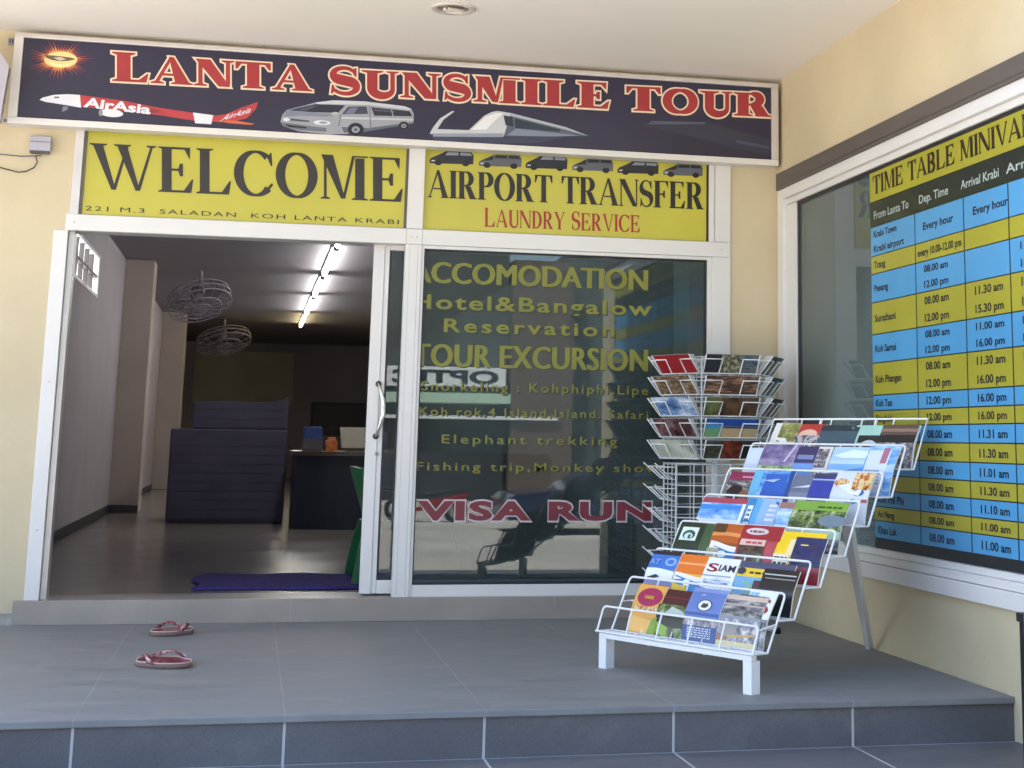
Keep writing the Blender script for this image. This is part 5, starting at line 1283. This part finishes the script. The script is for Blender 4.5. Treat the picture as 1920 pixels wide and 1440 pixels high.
slipper(oz(286, 1194, 0), oz(358, 1184, 0) , 'dark red patterned slipper nearer the door sill', .085)
slipper(oz(349, 1254, 0), oz(264, 1242, 0), 'dark red patterned slipper nearer the porch edge', .10)

# ================================================================== ACROSS THE STREET (seen mirrored in the glass)
def ry(u, v, dist=22.0):
    p = oy(u, v, dist); return Vector((p.x, -dist, p.z))
WALLW = paint('white_shop_wall', (.88, .88, .86), .8, .05, 1); DKB = paint('dark_shop_interior', (.030, .032, .036), .8, .2, 1); BRN = paint('brown_render', (.13, .085, .06), .8, .1, 1); GRN2 = paint('dull_green_render', (.075, .085, .075), .85, .12, .8)
os_ = thing('optic_shop', 'optician shop across the street with a white fascia sign', 'building', (4.5, -24, ZL))
a, b = ry(960, 690), ry(700, 690)
zt, zs_ = 2.42, 2.03
g = MB(); g.box(-1.5, 6.3, -25, -22.3, ZL, 6.5, GRN2); g.build('wall', os_)
g = MB(); g.box(2.0, 6.25, -22.29, -22.05, zs_, zt, WALLW, .01); g.build('fascia', os_)
g = MB(); sans_text(g, 'OPTIC', [(6.1, -22.045, zs_ + .08), (4.0, -22.045, zs_ + .08), (4.0, -22.045, zt - .06), (6.1, -22.045, zt - .06)], BLACK, .002, .04); g.build('lettering', os_)
g = MB(); g.hexa([(2, -22.0, 1.72), (6.7, -22.0, 1.72), (6.5, -22.3, 1.70), (2, -22.3, 1.70), (2, -22.05, 1.90), (6.6, -22.05, 1.90), (6.5, -22.3, 1.95), (2, -22.3, 1.95)], paint('pale_green_awning', (.42, .56, .42), .7, .06, 2)); g.build('awning', os_)
g = MB(); g.box(-1, 6.25, -22.29, -22.20, ZL, 1.35, DKB); g.build('shopfront', os_)
g = MB(); g.box(2, 7.3, -22.28, -21.9, 1.40, 1.47, WALLW); g.build('ledge', os_)
ob = thing('brown_house', 'brown and dull green houses across the street to the right', 'building', (8, -24, ZL))
g = MB(); g.box(6.35, 7.6, -25, -22.0, ZL, 4.6, BRN); g.build('wall', ob)
g = MB(); g.box(7.65, 22, -25, -22.6, ZL, 4.9, GRN2); g.build('wall', ob)
g = MB()
for x in (8.2, 9.6, 12, 14): g.box(x, x + .8, -22.595, -22.56, .5, 1.5, DKB)
g.build('window', ob)
nb = tag((lambda m_: (m_.box(-14, -1.6, -25, -22.4, ZL, 5.3, GRN2), m_.build('neighbour_house'))[1])(MB()), 'dull green neighbour house across the street to the left', 'building')

def wheel(mb, c, r, wd): mb.lathe([(0, -wd / 2), (r * .92, -wd / 2), (r, -wd / 4), (r, wd / 4), (r * .92, wd / 2), (0, wd / 2)], c, BLACK, 20, 'y')
pk = thing('parked_car', 'dark blue hatchback parked on the road, mirrored in the shop window', 'car', (6.2, -11.7, ZL))
NB = paint('dark_blue_car_paint', (.018, .03, .075), .25, .05, 3, coat=.6); CG = paint('car_glass', (.02, .025, .03), .06, .05, 3)
x0, x1, y0, y1 = 4.6, 7.9, -12.4, -11.0
g = MB(); zb_ = ZL + .18
prof = [(x0, zb_), (x0 - .02, ZL + .42), (x0 + .08, ZL + .50), (x0 + .75, ZL + .56), (x1 - .05, ZL + .56), (x1 + .02, ZL + .42), (x1, zb_)]
g.grid([[(x, y0, z) for x, z in prof], [(x, y0 - .0, z) for x, z in prof]], NB); g.grid([[(x, y0, z) for x, z in prof], [(x, y1, z) for x, z in prof]], NB, False, True)
g.face([(x, y0, z) for x, z in prof], NB); g.face([(x, y1, z) for x, z in prof][::-1], NB); g.build('body', pk)
cab = [(x0 + .72, ZL + .561), (x0 + 1.25, ZL + .86), (x1 - .55, ZL + .88), (x1 - .1, ZL + .561)]
g = MB(); ca = [(x, y0 + .08 + (.07 if z > .5 else 0), z) for x, z in cab]; cb = [(x, y1 - .08 - (.07 if z > .5 else 0), z) for x, z in cab]
g.grid([ca, cb], NB, False, True); g.face(ca, NB); g.face(cb[::-1], NB); cabo = g.build('cabin', pk)
g = MB()
for a_, b2 in ((x0 + 1.12, x0 + 1.85), (x0 + 1.95, x1 - .5)): g.face([(a_ - .12, y1 - .076, ZL + .60), (b2, y1 - .076, ZL + .60), (b2, y1 - .136, ZL + .83), (a_ + .18, y1 - .136, ZL + .83)], CG)
g.build('window', cabo)
for x in (x0 + .55, x1 - .6):
    for y in (y0 + .12, y1 - .05): g = MB(); wheel(g, (x, y, ZL + .21), .21, .2); g.lathe([(0, .105), (.12, .105), (.13, .1)], (x, y, ZL + .21), ALU, 16, 'y'); g.build('wheel', pk)
sc = thing('motor_scooter', 'red motor scooter parked on the road mirrored in the shop window', 'scooter', (3.9, -14.2, ZL))
RP = paint('red_scooter_paint', (.30, .015, .012), .25, .05, 3, coat=.5); X, Yc = 3.9, -14.2
for x in (X - .42, X + .42): g = MB(); g.tube([(x + .15 * math.cos(i * .4488), Yc, ZL + .17 + .15 * math.sin(i * .4488)) for i in range(14)], .035, BLACK, 8, closed=True); g.lathe([(0, -.02), (.12, -.02), (.12, .02), (0, .02)], (x, Yc, ZL + .17), ALU, 14, 'y'); g.build('wheel', sc)
g = MB(); g.hexa([(X - .12, Yc - .1, ZL + .16), (X + .5, Yc - .07, ZL + .24), (X + .5, Yc + .07, ZL + .24), (X - .12, Yc + .1, ZL + .16), (X - .05, Yc - .1, ZL + .30), (X + .62, Yc - .06, ZL + .42), (X + .62, Yc + .06, ZL + .42), (X - .05, Yc + .1, ZL + .30)], RP, .03)
g.hexa([(X - .40, Yc - .12, ZL + .22), (X - .28, Yc - .12, ZL + .18), (X - .28, Yc + .12, ZL + .18), (X - .40, Yc + .12, ZL + .22), (X - .34, Yc - .1, ZL + .60), (X - .27, Yc - .1, ZL + .60), (X - .27, Yc + .1, ZL + .60), (X - .34, Yc + .1, ZL + .60)], RP, .02); g.hexa([(X - .32, Yc - .1, ZL + .15), (X - .08, Yc - .1, ZL + .15), (X - .08, Yc + .1, ZL + .15), (X - .32, Yc + .1, ZL + .15), (X - .32, Yc - .1, ZL + .20), (X - .08, Yc - .1, ZL + .20), (X - .08, Yc + .1, ZL + .20), (X - .32, Yc + .1, ZL + .20)], RP, .01); g.build('fairing', sc)
g = MB(); g.hexa([(X - .02, Yc - .1, ZL + .36), (X + .5, Yc - .08, ZL + .44), (X + .5, Yc + .08, ZL + .44), (X - .02, Yc + .1, ZL + .36), (X, Yc - .08, ZL + .42), (X + .5, Yc - .07, ZL + .49), (X + .5, Yc + .07, ZL + .49), (X, Yc + .08, ZL + .42)], BLACK, .02); g.build('seat', sc)
g = MB(); g.tube([(X - .24, Yc - .26, ZL + .68), (X - .3, Yc - .1, ZL + .66), (X - .3, Yc + .1, ZL + .66), (X - .24, Yc + .26, ZL + .68)], .014, BLACK, 8); g.tube([(X - .3, Yc, ZL + .66), (X - .42, Yc, ZL + .2)], .02, ALU, 8); g.build('handlebar', sc)
